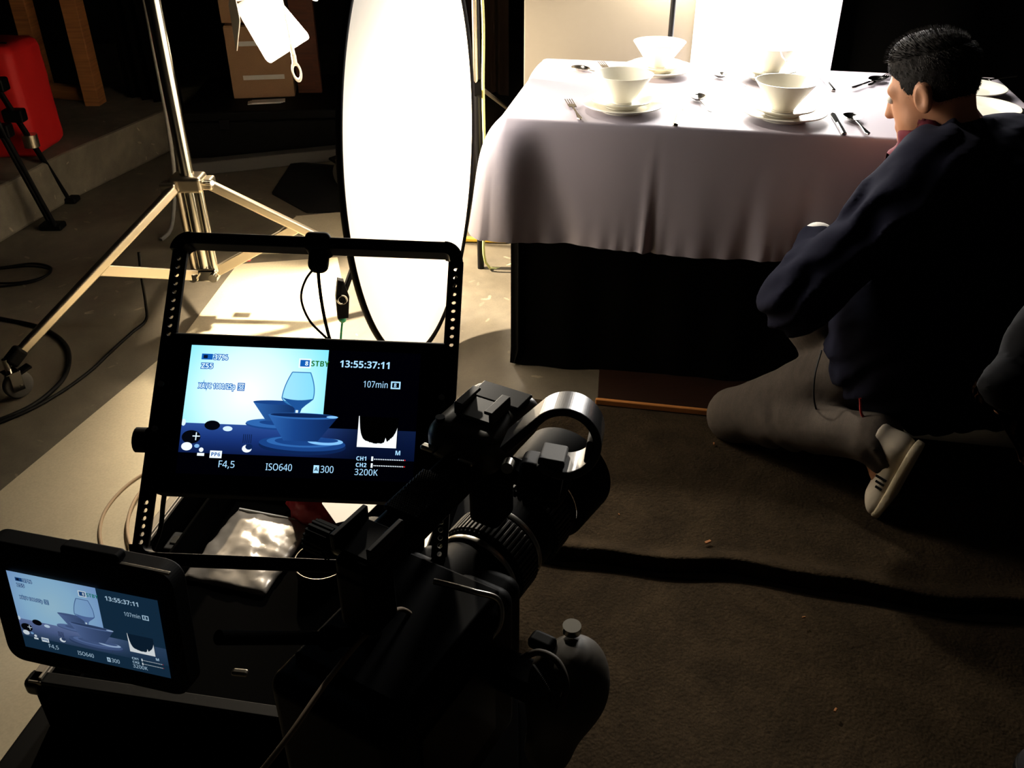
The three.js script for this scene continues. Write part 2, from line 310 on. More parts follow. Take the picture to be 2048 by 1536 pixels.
{ // wine glass
  const p = tp(.742, .36, yT), g = thing('wine_glass', 'clear stemmed wine glass between the two middle place settings', 'wine glass', [p.x, p.y, p.z]);
  mesh('foot', lathe([[0, 0], [.034, 0], [.035, .0015], [.012, .004], [.004, .008], [0, .008]], 40), M.glass, g);
  mesh('stem', lathe([[0, .0075], [.004, .0075], [.0035, .04], [.004, .075], [.009, .084], [0, .084]], 24), M.glass, g);
  mesh('cup', lathe([[.002, .083], [.012, .085], [.034, .105], [.042, .125], [.040, .15], [.030, .20], [.0292, .20], [.039, .15], [.0408, .125], [.033, .107], [.011, .0875], [.002, .0855]], 48), M.glass, g);
}
const spoonHead = (() => { // a shallow open bowl with thickness
  const pos = [], idx = [], A = 28, B = 8; for (const side of [0, 1]) for (let j = 0; j <= B; j++) for (let i = 0; i < A; i++) { const r = j / B, a = i / A * Math.PI * 2, z = Math.sin(a) * r, w = .023 - .005 * z; pos.push(Math.cos(a) * r * w, .0012 + .0105 * r * r + side * .0012, z * .034); }
  const N = (B + 1) * A; for (let j = 0; j < B; j++) for (let i = 0; i < A; i++) { const a = j * A + i, b = j * A + (i + 1) % A; idx.push(a, b, a + A, b, b + A, a + A); idx.push(N + a, N + a + A, N + b, N + b, N + a + A, N + b + A); } for (let i = 0; i < A; i++) { const a = B * A + i, b = B * A + (i + 1) % A; idx.push(a, b, a + N, b, b + N, a + N); }
  const g = new THREE.BufferGeometry(); g.setAttribute('position', new THREE.Float32BufferAttribute(pos, 3)); g.setIndex(idx); g.computeVertexNormals(); return g; })();
const handleGeo = (l, w0, w1) => { const s = new THREE.Shape(); s.moveTo(-w0, 0); s.lineTo(-w0 * .8, l * .45); s.lineTo(-w1, l * .9); s.quadraticCurveTo(0, l * 1.07, w1, l * .9); s.lineTo(w0 * .8, l * .45); s.lineTo(w0, 0); s.closePath(); return new THREE.ExtrudeGeometry(s, { depth: .0016, bevelEnabled: true, bevelSize: .0008, bevelThickness: .0008, bevelSegments: 2 }).rotateX(Math.PI / 2).translate(0, .0058, 0); };
function cutlery(kind, s, t, turn, label) { // heads point to the table's back, handles to its front edge
  const p = tp(s, t, yT), g = thing(kind, label, kind.replace('table_', ''), [p.x, p.y, p.z], -TA + turn, 'cutlery on the table');
  if (kind === 'spoon') { mesh('bowl', spoonHead, M.steel, g); mesh('handle', handleGeo(.12, .0025, .006).translate(0, .005, .03), M.steel, g); }
  if (kind === 'table_knife') { const b = new THREE.Shape(); b.moveTo(-.006, 0); b.lineTo(-.008, .08); b.quadraticCurveTo(0, .115, .006, .09); b.lineTo(.006, 0); b.closePath();
    mesh('blade', new THREE.ExtrudeGeometry(b, { depth: .0014, bevelEnabled: true, bevelSize: .0004, bevelThickness: .0004, bevelSegments: 1 }).rotateX(-Math.PI / 2).translate(0, .003, 0), M.steel, g); mesh('handle', bx(.013, .008, .095, 0, .0045, .046, .0038), M.steel, g); }
  if (kind === 'fork') { mesh('handle', handleGeo(.12, .0025, .006).translate(0, .001, .02), M.steel, g); mesh('root', bx(.022, .0024, .03, 0, .0065, .008, .001), M.steel, g);
    for (let k = 0; k < 4; k++) mesh('tine', bx(.0028, .0022, .05, -.0093 + k * .0062, .007, -.03, .0009), M.steel, g); }
  return g;
}
cutlery('spoon', .497, .262, .25, 'dark mirror spoon lying between the two front place settings');
cutlery('spoon', .888, .135, .12, 'spoon right of the front middle stack, beside the knife');
cutlery('table_knife', .848, .09, .04, 'table knife right of the front middle stack');
cutlery('fork', .168, .13, .3, 'fork at the front left edge of the table');
cutlery('table_knife', .452, .09, -.05, 'table knife right of the front left stack');
cutlery('spoon', .142, .535, .9, 'spoon at the far left corner of the table');
cutlery('spoon', .556, .535, .5, 'spoon between the two back place settings');
cutlery('fork', .205, .60, .3, 'fork at the far left corner beside the back left stack');
cutlery('table_knife', .862, .52, .1, 'table knife right of the back middle stack');
cutlery('spoon', 1.005, .565, -.6, 'spoon at the table back, just left of the man\'s forehead');
cutlery('fork', 1.04, .62, -.5, 'fork at the table back beside the man\'s forehead');
cutlery('spoon', 1.315, .27, .2, 'spoon at the right table end, the upper of two beside the plate');
cutlery('spoon', 1.335, .15, .35, 'spoon at the right table end, the lower of two beside the plate');
cutlery('spoon', 1.30, .60, 2.2, 'spoon at the back right corner behind the man\'s head');

// ------------------------------------------------------------------ backdrop, light panel behind the table
{
  const a = tp(-.10, .90), b = tp(.90, .90), m = a.clone().add(b).multiplyScalar(.5);
  const g = thing('backdrop_panel', 'grey backdrop board standing behind the table', 'backdrop', [m.x, 0, m.z], -TA);
  mesh('board', bx(1.0, 2.3, .02, 0, 1.15, 0, .004), M.greyBackdrop, g);
  for (const x of [-.35, .35]) mesh('foot', bx(.05, .03, .3, x, .015, -.16, .004), M.black, g);
  const lp = tp(.690, .866), lg = thing('light_panel', 'tall glowing white light panel behind the table', 'light panel', [lp.x, 0, lp.z], -TA);
  const glow = S(0xffffff, { roughness: .7, emissive: LIT.backPanel.color, emissiveIntensity: 1.05 });
  mesh('frame', bx(.45, 1.45, .014, 0, 1.12, -.012, .004), M.whiteFrame, lg); mesh('diffuser_face', bx(.445, 1.44, .008, 0, 1.12, .0, .002), glow, lg);
  for (const x of [-.18, .18]) mesh('leg', cyl([x, 0, -.012], [x, .42, -.012], .006), M.black, lg);
  const n = e2.clone().multiplyScalar(-1), c = lp.clone().add(V(0, 1.12, 0)).addScaledVector(n, .008);
  rectLight('panel_glow', LIT.backPanel, .43, 1.4, c, c.clone().add(n));
}
{ // slim stand with a lamp head, before the backdrop
  const p = tp(.395, .80), g = thing('lamp_stand', 'slim grey stand rising behind the table before the backdrop', 'light stand', [p.x, 0, p.z]);
  mesh('pole', cyl([0, 0, 0], [0, 1.5, 0], .009), M.blackMetal, g); mesh('base', lathe([[0, 0], [.06, 0], [.06, .008], [.012, .014], [.012, .05], [0, .05]], 32), M.black, g);
  mesh('collar', cyl([0, .60, 0], [0, .64, 0], .0125), M.chrome, g);
  const hd = mesh('lamp_head', cyl([0, 1.09, .03], [-.01, 1.06, -.008], .03, .04, 24), M.black, g);
  const glowB = S(0xffffff, { emissive: LIT.backSpot.color, emissiveIntensity: 2 }); mesh('bulb', new THREE.SphereGeometry(.018, 16, 12).translate(-.012, 1.045, -.022), glowB, g);
  const lp = p.clone().add(V(-.012, 1.045, -.022)); spotLight('backdrop_spot', LIT.backSpot, lp, tp(.385, .9, .93), 1.5, .3, 1.5);
}
// ------------------------------------------------------------------ oval diffuser and its stand
{
  const g = thing('oval_diffuser', 'tall oval diffuser glowing white beside the left table end', 'diffuser', [DIFF.c.x, 0, DIFF.c.z], Math.atan2(DIFF.n.x, DIFF.n.z));
  const pts = []; for (let i = 0; i < 96; i++) { const t = i / 96 * Math.PI * 2; pts.push(V(DIFF.a * Math.cos(t), DIFF.c.y + DIFF.b * Math.sin(t), 0)); }
  const sh = new THREE.Shape(pts.map((p) => new THREE.Vector2(p.x, p.y)));
  mesh('fabric', new THREE.ShapeGeometry(sh, 8), P(0xf4f2ee, { roughness: 1, transmission: .5, thickness: 0 }), g);
  const curve = new THREE.CatmullRomCurve3(pts, true); const rim = new THREE.TubeGeometry(curve, 160, .0085, 8, true); rim.translate(0, 0, 0); mesh('rim', rim, M.black, g);
  const b = thing('diffuser_stand', 'black stand with a yellow cord behind the oval diffuser', 'light stand', [-.115, 0, -3.05]);
  mesh('pole', cyl([0, 0, 0], [0, 2.0, 0], .012), M.blackMetal, b); mesh('upper_tube', cyl([-.004, .66, .012], [-.004, 2.0, .012], .008), M.chromeDull, b); mesh('collar', bx(.04, .05, .04, 0, .655, 0, .008), M.blackPlastic, b);
  mesh('knob', cyl([-.02, .655, .02], [-.035, .655, .04], .012), M.blackPlastic, b);
  mesh('leg', cyl([.01, .65, -.01], [.30, .01, -1.55], .007), M.chromeDull, b); mesh('leg', cyl([-.01, .65, 0], [-.42, .01, -.3], .007), M.blackMetal, b); mesh('leg', cyl([0, .65, 0], [-.05, .01, -.5], .007), M.blackMetal, b);
  mesh('cord', cable([[.018, 2.0, .02], [.02, 1.5, .022], [.016, 1.1, .024], [.024, .85, .02], [.02, .66, .022], [.024, .3, .02], [.03, .012, .02], [.2, .008, -.1]], .005), M.cordYellow, b);
  // clamp at the lower rim
  const tN = 215 * Math.PI / 180, q = V(DIFF.a * Math.cos(tN), DIFF.c.y + DIFF.b * Math.sin(tN), 0);
  const c = thing('spring_clamp', 'black spring clamp on the lower left rim of the oval diffuser', 'clamp', [-.46, .33, -2.16], .3);
  const jaw = (s) => { const k = new THREE.Shape(); k.moveTo(0, .05); k.lineTo(.012, .045); k.lineTo(.03 * s + .01, 0); k.lineTo(.02 * s + .006, -.06); k.lineTo(.012 * s - .006, -.06); k.lineTo(.014 * s - .004, 0); k.closePath(); return new THREE.ExtrudeGeometry(k, { depth: .018, bevelEnabled: true, bevelSize: .002, bevelThickness: .002, bevelSegments: 2 }); };
  mesh('jaw', jaw(.4), M.blackPlastic, c); mesh('jaw', jaw(-.4), M.blackPlastic, c); mesh('spring', new THREE.TorusGeometry(.012, .003, 8, 20).translate(.004, -.005, .02), M.chrome, c); mesh('strap', bar([.04, .07, .005], [.0, -.02, .005], .022, .012), M.black, c);
  mesh('tip', new THREE.SphereGeometry(.011, 12, 8).translate(0, -.068, .008), M.cordGreen, c);
  mesh('cord', cable([[0, -.07, .008], [-.01, -.12, .012], [-.02, -.2, .02], [-.05, -.32, .03], [-.06, -.322, .1]], .003), M.cordGreen, c);
}
// ------------------------------------------------------------------ chrome lamp stand with casters
function caster(parent, x, z, turn) {
  const c = new THREE.Group(); c.name = 'caster'; c.position.set(x, 0, z); c.rotation.y = turn; parent.add(c);
  mesh('wheel', lathe([[0, -.012], [.022, -.013], [.036, -.012], [.041, -.006], [.041, .006], [.036, .012], [.022, .013], [0, .012]], 32).rotateZ(Math.PI / 2).translate(0, .0415, 0), M.greyRubber, c);
  mesh('fork', [bx(.004, .06, .032, -.018, .06, .006, .0015), bx(.004, .06, .032, .018, .06, .006, .0015), bx(.04, .005, .04, 0, .088, .01, .002)], M.chrome, c);
  mesh('axle', cyl([-.022, .0415, 0], [.022, .0415, 0], .006), M.chrome, c); mesh('brake', bx(.03, .008, .05, 0, .07, -.04, .003).rotateX(.25), M.black, c); mesh('stem', cyl([0, .088, .012], [0, .13, .012], .009), M.chrome, c);
}
{
  const X = -1.0, Z = -2.69, g = thing('lamp_stand', 'shiny chrome rolling stand with wide legs on the cream sheet', 'light stand', [X, 0, Z]);
  mesh('column', [cyl([0, .13, 0], [0, 1.0, 0], .022, .022, 24), cyl([0, .9, 0], [0, 2.32, 0], .0175, .0175, 24)], M.chrome, g);
  mesh('side_tube', cyl([.034, .16, .012], [.034, .46, .012], .012), M.chrome, g); mesh('side_tube', cyl([-.032, .16, .014], [-.032, .46, .014], .010), M.chromeDull, g);
  const col = mesh('upper_collar', [bx(.10, .05, .075, 0, .455, 0, .012), bx(.05, .035, .05, -.05, .45, .03, .008), bx(.05, .035, .05, .05, .45, -.01, .008)], M.chromeDull, g); mesh('clamp_screw', cyl([.05, .46, .02], [.09, .47, .05], .008), M.chrome, col);
  mesh('lower_collar', [bx(.085, .045, .06, 0, .15, 0, .01), cyl([-.03, .15, .03], [-.03, .15, .05], .014), cyl([.035, .15, .03], [.035, .15, .05], .014)], M.chrome, g);
  const ends = [[-.40, .51], [.56, -.1], [-.22, -.55]];
  for (const [x, z] of ends) { const l = Math.hypot(x, z), ux = x / l, uz = z / l, p = [ux * .05, .45, uz * .05], q = [x, .12, z]; const leg = mesh('leg', bar(p, q, .024, .03), M.chromeDull, g);
    const m = [(p[0] + q[0]) / 2, (p[1] + q[1]) / 2, (p[2] + q[2]) / 2]; mesh('brace', bar([ux * .03, .15, uz * .03], m, .012, .036), M.chromeDull, g); mesh('sleeve', bar([x - ux * .03, .142, z - uz * .03], [x + ux * .015, .11, z + uz * .015], .034, .04), M.black, leg); caster(g, x + ux * .01, z + uz * .01, Math.atan2(ux, uz)); }
  mesh('arm', [cyl([0, 1.55, 0], [.2, 1.5, -.41], .012), bx(.05, .06, .05, 0, 1.55, 0, .01)], M.chromeDull, g); mesh('arm', [cyl([-.25, 2.30, .235], [.68, 2.32, -.64], .014), bx(.05, .08, .05, 0, 2.29, 0, .01), bx(.10, .14, .10, -.25, 2.26, .235, .02)], M.chromeDull, g);
  mesh('red_tag', bx(.05, .003, .03, .13, .16, -.05, .001).rotateZ(.1), M.red, g);
}
function studioLamp(o, dir, label, spigot) { // open-face lamp head with barn doors
  const g = thing('studio_lamp', label, 'lamp', [o.x, o.y, o.z]);
  const h = new THREE.Group(); h.name = 'head'; h.quaternion.setFromUnitVectors(V(0, 0, 1), dir); g.add(h);
  mesh('housing', lathe([[0, -.10], [.05, -.10], [.085, -.06], [.095, .0], [.095, .03], [.09, .03], [.088, 0], [.06, -.05], [0, -.06]], 32).rotateX(Math.PI / 2), M.whiteFrame, h);
  mesh('reflector', lathe([[0, -.05], [.04, -.044], [.07, -.02], [.084, .02], [.086, .02], [.072, -.024], [.04, -.05], [0, -.056]], 32).rotateX(Math.PI / 2), M.silver, h);
  mesh('bulb', new THREE.CapsuleGeometry(.012, .05, 6, 12).rotateZ(Math.PI / 2).translate(0, 0, -.005), S(0xffffff, { emissive: LIT.lamp.color, emissiveIntensity: 4 }), h);
  const door = (w, l) => { const s = new THREE.Shape(); s.moveTo(-w * .62, 0); s.lineTo(w * .62, 0); s.lineTo(w * .8, l * .9); s.quadraticCurveTo(w * .8, l, w * .7, l); s.lineTo(-w * .7, l); s.quadraticCurveTo(-w * .8, l, -w * .8, l * .9); s.closePath(); return new THREE.ExtrudeGeometry(s, { depth: .0018, bevelEnabled: true, bevelSize: .0012, bevelThickness: .0008, bevelSegments: 1 }).rotateX(Math.PI / 2); };
  for (let k = 0; k < 4; k++) { const d = mesh('barn_door', door(.11, k === 0 ? .2 : .15).rotateX(k === 0 ? .25 : .55).translate(0, -.09, .03).rotateZ(k * Math.PI / 2), M.whiteFrame, h); }
  mesh('yoke', cable([[-.11, 0, 0], [-.12, .08, -.01], [-.06, .16, -.02], [0, .17, -.02], [.06, .16, -.02], [.12, .08, -.01], [.11, 0, 0]], .007).rotateY(.7), M.blackMetal, g);
  mesh('spigot', cyl([0, .17, -.02], spigot, .012), M.chromeDull, g);
  mesh('knob', cyl([.09, 0, -.08], [.115, 0, -.10], .02), M.black, g);
}
{
  const o = V(-.835, 1.0, -3.09), dir = V(.60, -.62, .30).normalize();
  studioLamp(o, dir, 'open studio lamp with lit white barn doors hanging above the cream sheet', [.035, .50, -.01]);
  spotLight('lamp_light', LIT.lamp, o.clone().addScaledVector(dir, .035), o.clone().addScaledVector(dir, 1), 1.25, 1, 1.6);
  const o2 = V(-.30, 2.05, -3.35), d2 = V(.40, .75, -2.3).sub(o2).normalize();
  studioLamp(o2, d2, 'studio lamp high on the chrome stand, above the picture edge', [-.02, .27, .02]);
  spotLight('high_lamp_light', LIT.highLamp, o2.clone().addScaledVector(d2, .035), o2.clone().addScaledVector(d2, 1), .95, .7, 3);
  // safety cord with snap hook
  const c = thing('safety_cord', 'white safety cord with a snap hook hanging from the studio lamp', 'safety cord', [-.684, 0, -2.94]);
  mesh('cord', cable([[-.05, 1.02, -.1], [-.03, .93, -.06], [-.022, .86, -.05], [-.012, .80, -.03], [-.006, .775, -.02]], .0035), M.white, c);
  mesh('sleeve', cyl([-.012, .805, -.03], [-.006, .775, -.02], .007), M.white, c);
  const hk = new THREE.TorusGeometry(.017, .0045, 10, 32).scale(.75, 1.5, 1).rotateZ(.12).translate(0, .725, -.012); mesh('snap_hook', [hk, cyl([-.006, .775, -.02], [-.003, .752, -.012], .008)], M.whiteFrame, c);
}
// ------------------------------------------------------------------ cables on the floor
single('floor_cable', cable([[-1.9, .006, -2.70], [-1.696, .006, -2.641], [-1.52, .006, -2.57], [-1.40, .006, -2.46], [-1.335, .006, -2.32], [-1.325, .006, -2.22], [-1.36, .006, -2.10], [-1.45, .006, -2.02], [-1.6, .006, -2.0]], .0065, 90), M.rubber, 'thick black cable looping round the left caster', 'cable');
single('floor_cable', cable([[-1.165, .26, -2.60], [-1.168, .18, -2.585], [-1.175, .09, -2.585], [-1.195, .02, -2.60], [-1.222, .006, -2.545], [-1.245, .005, -2.42], [-1.262, .005, -2.31], [-1.30, .005, -2.19], [-1.36, .005, -2.08], [-1.46, .005, -1.99], [-1.7, .005, -1.92]], .005, 110), M.rubber, 'thin black cable rising in front of the stand brace', 'cable');
single('floor_cable', cable([[-2.1, .005, -3.02], [-1.9, .005, -3.04], [-1.78, .005, -3.08], [-1.70, .005, -3.04], [-1.69, .005, -2.97], [-1.75, .005, -2.92], [-1.88, .005, -2.92], [-2.0, .012, -2.98], [-1.88, .014, -3.01], [-1.76, .016, -3.03], [-1.68, .012, -3.0], [-1.70, .008, -2.93], [-1.82, .006, -2.88], [-2.1, .005, -2.86]], .004, 140), M.rubber, 'coiled thin black cable at the left edge of the floor', 'cable');
single('floor_cable', cable([[-.62, .006, -1.62], [-.72, .006, -1.80], [-.83, .006, -1.86], [-.93, .006, -1.80], [-.97, .006, -1.66], [-.92, .006, -1.52], [-.80, .006, -1.42], [-.74, .012, -1.42], [-.84, .012, -1.50], [-.90, .012, -1.62], [-.90, .014, -1.74], [-.82, .012, -1.82], [-.70, .012, -1.80]], .004, 130), M.braid, 'tan thin cable coiled on the cream sheet behind the perforated monitor frame', 'cable');
single('wall_cable', cable([[-1.28, 1.6, -3.42], [-1.29, 1.0, -3.40], [-1.295, .7, -3.40], [-1.30, .4, -3.40], [-1.32, .2, -3.40], [-1.36, .02, -3.36], [-1.38, .006, -3.3]], .008), M.cordGrey, 'grey cable hanging behind the chrome stand column', 'cable');

// ------------------------------------------------------------------ far left: tripod, red bag, posts
{
  const g = thing('tripod', 'black tripod with twin-tube legs standing at the far left before the red bag', 'tripod', [0, 0, 0]), A = [-2.1, 1.32, -3.3];
  const leg = (f, w) => { const d = [f[0] - A[0], f[1] - A[1], f[2] - A[2]], at = (t, o) => [A[0] + d[0] * t + o * .7, A[1] + d[1] * t, A[2] + d[2] * t + o * .7];
    const l = mesh('leg', [cyl(at(0, -w), at(1, -w), .009), cyl(at(0, w), at(1, w), .009), cyl(at(0, 0), at(.68, 0), .008)], M.black, g);
    mesh('leg_clamp', [bx(.085, .05, .06, ...at(.60, 0), .008), bx(.08, .05, .05, ...at(.70, 0), .008)], M.blackPlastic, l); mesh('foot', new RoundedBoxGeometry(.09, .025, .06, 3, .008).translate(f[0], .0125, f[2]), M.rubber, l); };
  leg([-1.86, .02, -3.43], .03); leg([-1.925, .02, -3.73], .012); leg([-2.6, .22, -3.2], .03);
  mesh('spreader', [cyl([-1.972, .62, -3.37], [-2.01, .62, -3.53], .008)], M.black, g); mesh('head', bx(.14, .12, .14, -2.1, 1.36, -3.3, .02), M.blackPlastic, g);
  mesh('knob', new THREE.CylinderGeometry(.03, .03, .05, 16).translate(-1.958, .30, -3.63), M.chromeDull, g);
}
{
  const g = thing('equipment_bag', 'bright red bag standing on the step behind the black tripod', 'bag', [-2.2, .2, -3.83]);
  const f = sdf([-.26, -.02, -.2], [.26, .5, .2], .016, (x, y, z) => { const qx = Math.max(Math.abs(x) - .18, 0), qy = Math.max(Math.abs(y - .225) - .18, 0), qz = Math.max(Math.abs(z) - .1, 0); return Math.max(Math.hypot(qx, qy, qz) - .045 + .008 * fbm(x * 9, y * 9, z * 9, 2), -y); });
  mesh('body', f, M.red, g); mesh('handle', cable([[-.1, .44, 0], [-.06, .52, 0], [.06, .52, 0], [.1, .44, 0]], .01), M.red, g); mesh('zip', bx(.36, .006, .01, 0, .45, .06, .002), M.black, g);
}
{
  const g = thing('timber_frame', 'pine timber frame of two posts standing on the step', 'timber frame', [0, 0, 0]);
  mesh('post', worldUV(bx(.075, 2.6, .09, -2.42, 1.5, -4.76, .004), 1.2), M.pine, g); mesh('post', worldUV(bx(.075, 2.6, .09, -2.085, 1.5, -4.57, .004), 1.2), M.pine, g);
  mesh('rail', worldUV(bar([-2.40, .235, -4.72], [-2.10, .235, -4.60], .06, .07), 1.2), M.pine, g);
}
function hang(x0, z0, x1, z1, y0, y1, n, amp, fr, th = .006) { // hanging cloth with folds
  const rowsF = [], pos = [], idx = [], dx = x1 - x0, dz = z1 - z0, l = Math.hypot(dx, dz), nx = -dz / l, nz = dx / l, R = 8;
  for (const side of [0, 1]) for (let j = 0; j <= R; j++) for (let i = 0; i <= n; i++) { const u = i / n, v = j / R, o = amp * (Math.sin(u * fr) + .4 * Math.sin(u * fr * 2.3 + 1)) * (.6 + .4 * (1 - v)) + side * th; pos.push(x0 + dx * u + nx * o, y0 + (y1 - y0) * v + .01 * Math.sin(u * fr + 1) * (1 - v), z0 + dz * u + nz * o); }
  const N = (R + 1) * (n + 1), W = n + 1;
  for (let s = 0; s < 2; s++) for (let j = 0; j < R; j++) for (let i = 0; i < n; i++) { const a = s * N + j * W + i; s ? idx.push(a, a + 1, a + W, a + 1, a + W + 1, a + W) : idx.push(a, a + W, a + 1, a + 1, a + W, a + W + 1); }
  for (let i = 0; i < n; i++) idx.push(i, i + 1, i + N, i + 1, i + 1 + N, i + N); for (let j = 0; j < R; j++) { const a = j * W, b = a + n; idx.push(a, a + N, a + W, a + W, a + N, a + W + N, b, b + W, b + N, b + W, b + W + N, b + N); }
  const g = new THREE.BufferGeometry(); g.setAttribute('position', new THREE.Float32BufferAttribute(pos, 3)); g.setIndex(idx); g.computeVertexNormals(); return g;
}
single('curtain', hang(-1.97, -4.72, -1.66, -4.56, .012, 2.9, 60, .02, 24), M.blackCloth, 'black curtain hanging behind the chrome stand, left of the boxes', 'curtain');
single('curtain', hang(-.38, -5.6, -.02, -5.5, .012, 2.9, 40, .03, 16), M.brownCloth, 'brown curtain hanging between the diffuser stand and the grey backdrop', 'curtain');
single('curtain', hang(.95, -3.7, 2.9, -3.35, .012, 3.2, 90, .03, 22), M.blackCloth, 'wide black curtain behind the right half of the table', 'curtain');
// boxes on a low black case
{
  const c = thing('storage_case', 'long low black case in front of the cardboard boxes', 'case', [-1.12, 0, -4.72], .1);
  mesh('body', bx(1.0, .17, .72, 0, .088, 0, .01), M.flagCloth, c); mesh('lid', bx(1.0, .05, .72, 0, .20, 0, .012), M.black, c); for (const x of [-.3, .3]) mesh('latch', bx(.05, .05, .012, x, .165, .362, .003), M.blackMetal, c);
  const b1 = thing('cardboard_box', 'brown cardboard box with taped flaps beneath the studio lamp', 'box', [-1.26, .225, -4.72], .15);
  mesh('carton', worldUV(bx(.30, .34, .26, 0, .17, 0, .004), 1), M.cardboard, b1); mesh('flap', bx(.29, .004, .12, 0, .343, .07, .001), M.cardboard, b1); for (const y of [.10, .26]) mesh('tape', bx(.2, .022, .002, .01, y, .1312, .0005), M.whiteFrame, b1);
  const b2 = thing('cardboard_box', 'second cardboard box stacked on top, higher behind the lamp', 'box', [-1.27, .575, -4.74], .05);
  mesh('carton', worldUV(bx(.28, .3, .26, 0, .15, 0, .004), 1), M.cardboard, b2); mesh('flap', bx(.27, .004, .12, 0, .303, .07, .001), M.cardboard, b2); mesh('tape', bx(.18, .02, .002, 0, .08, .1312, .0005), M.whiteFrame, b2);
  single('wooden_plank', worldUV(bx(.12, 2.3, .03, -1.03, 1.375, -4.70, .003), 1), M.brownPlank, 'reddish brown plank leaning upright beside the cardboard boxes', 'plank');
  const lb = thing('paper_stack', 'pale paper sheets lying on the low black case', 'paper', [-1.22, .2255, -4.5], .2); for (let k = 0; k < 3; k++) mesh('sheet', bx(.16, .003, .06, k * .01, .0016 + k * .0032, k * .004), M.white, lb);
  const s = thing('floor_beam', 'long grey beam on the floor in front of the low black case', 'beam', [-1.08, 0, -4.24], .34); mesh('beam', bx(.95, .06, .07, 0, .0305, 0, .006), M.greyRubber, s); mesh('end_cap', bx(.012, .062, .072, .479, .031, 0, .003), M.black, s);
}
single('folded_flag', sheetRipple(-1.06, -.48, (x) => -4.18 + .25 * (x + .8), (x) => x < -.87 ? -3.82 + 1.15 * (x + 1.06) : -3.60, 30, 18, .012, .012), M.flagCloth, 'folded black cloth on the floor behind the right stand leg', 'cloth');
{ // chrome caster of another stand
  const g = thing('caster_stand', 'caster wheel and chrome foot of a stand at the left rim of the diffuser', 'light stand', [-.735, .034, -3.83], .4); g.position.y = .026; caster(g, 0, 0, .5); g.children[0].scale.setScalar(1.5);
  mesh('foot_tube', cyl([0, .16, .0], [.16, .24, -.02], .012), M.chrome, g); mesh('column', cyl([.16, .05, -.02], [.16, 1.7, -.02], .011), M.blackMetal, g);
}
// ------------------------------------------------------------------ litter on the carpet
const scrapSpots = [[.44, -1.526, .016, .5, 'wood chip in the middle of the brown carpet'], [.525, -1.902, .010, 1.4, 'tiny wood chip below the kneeling knee'], [.593, -1.30, .008, .2, 'white crumb on the dark cloth near the carpet edge'], [.589, -1.075, .010, .9, 'white crumb far down on the dark cloth'], [.25, -1.62, .006, 2, 'pale crumb on the brown carpet near the camera lens']];
for (const [x, z, r, a, l] of scrapSpots) single('litter_scrap', new RoundedBoxGeometry(r, .004, r * .45, 2, .0015).rotateY(a).translate(x, .0285, z), M.pine, l, 'scrap', 'scraps on the carpet');

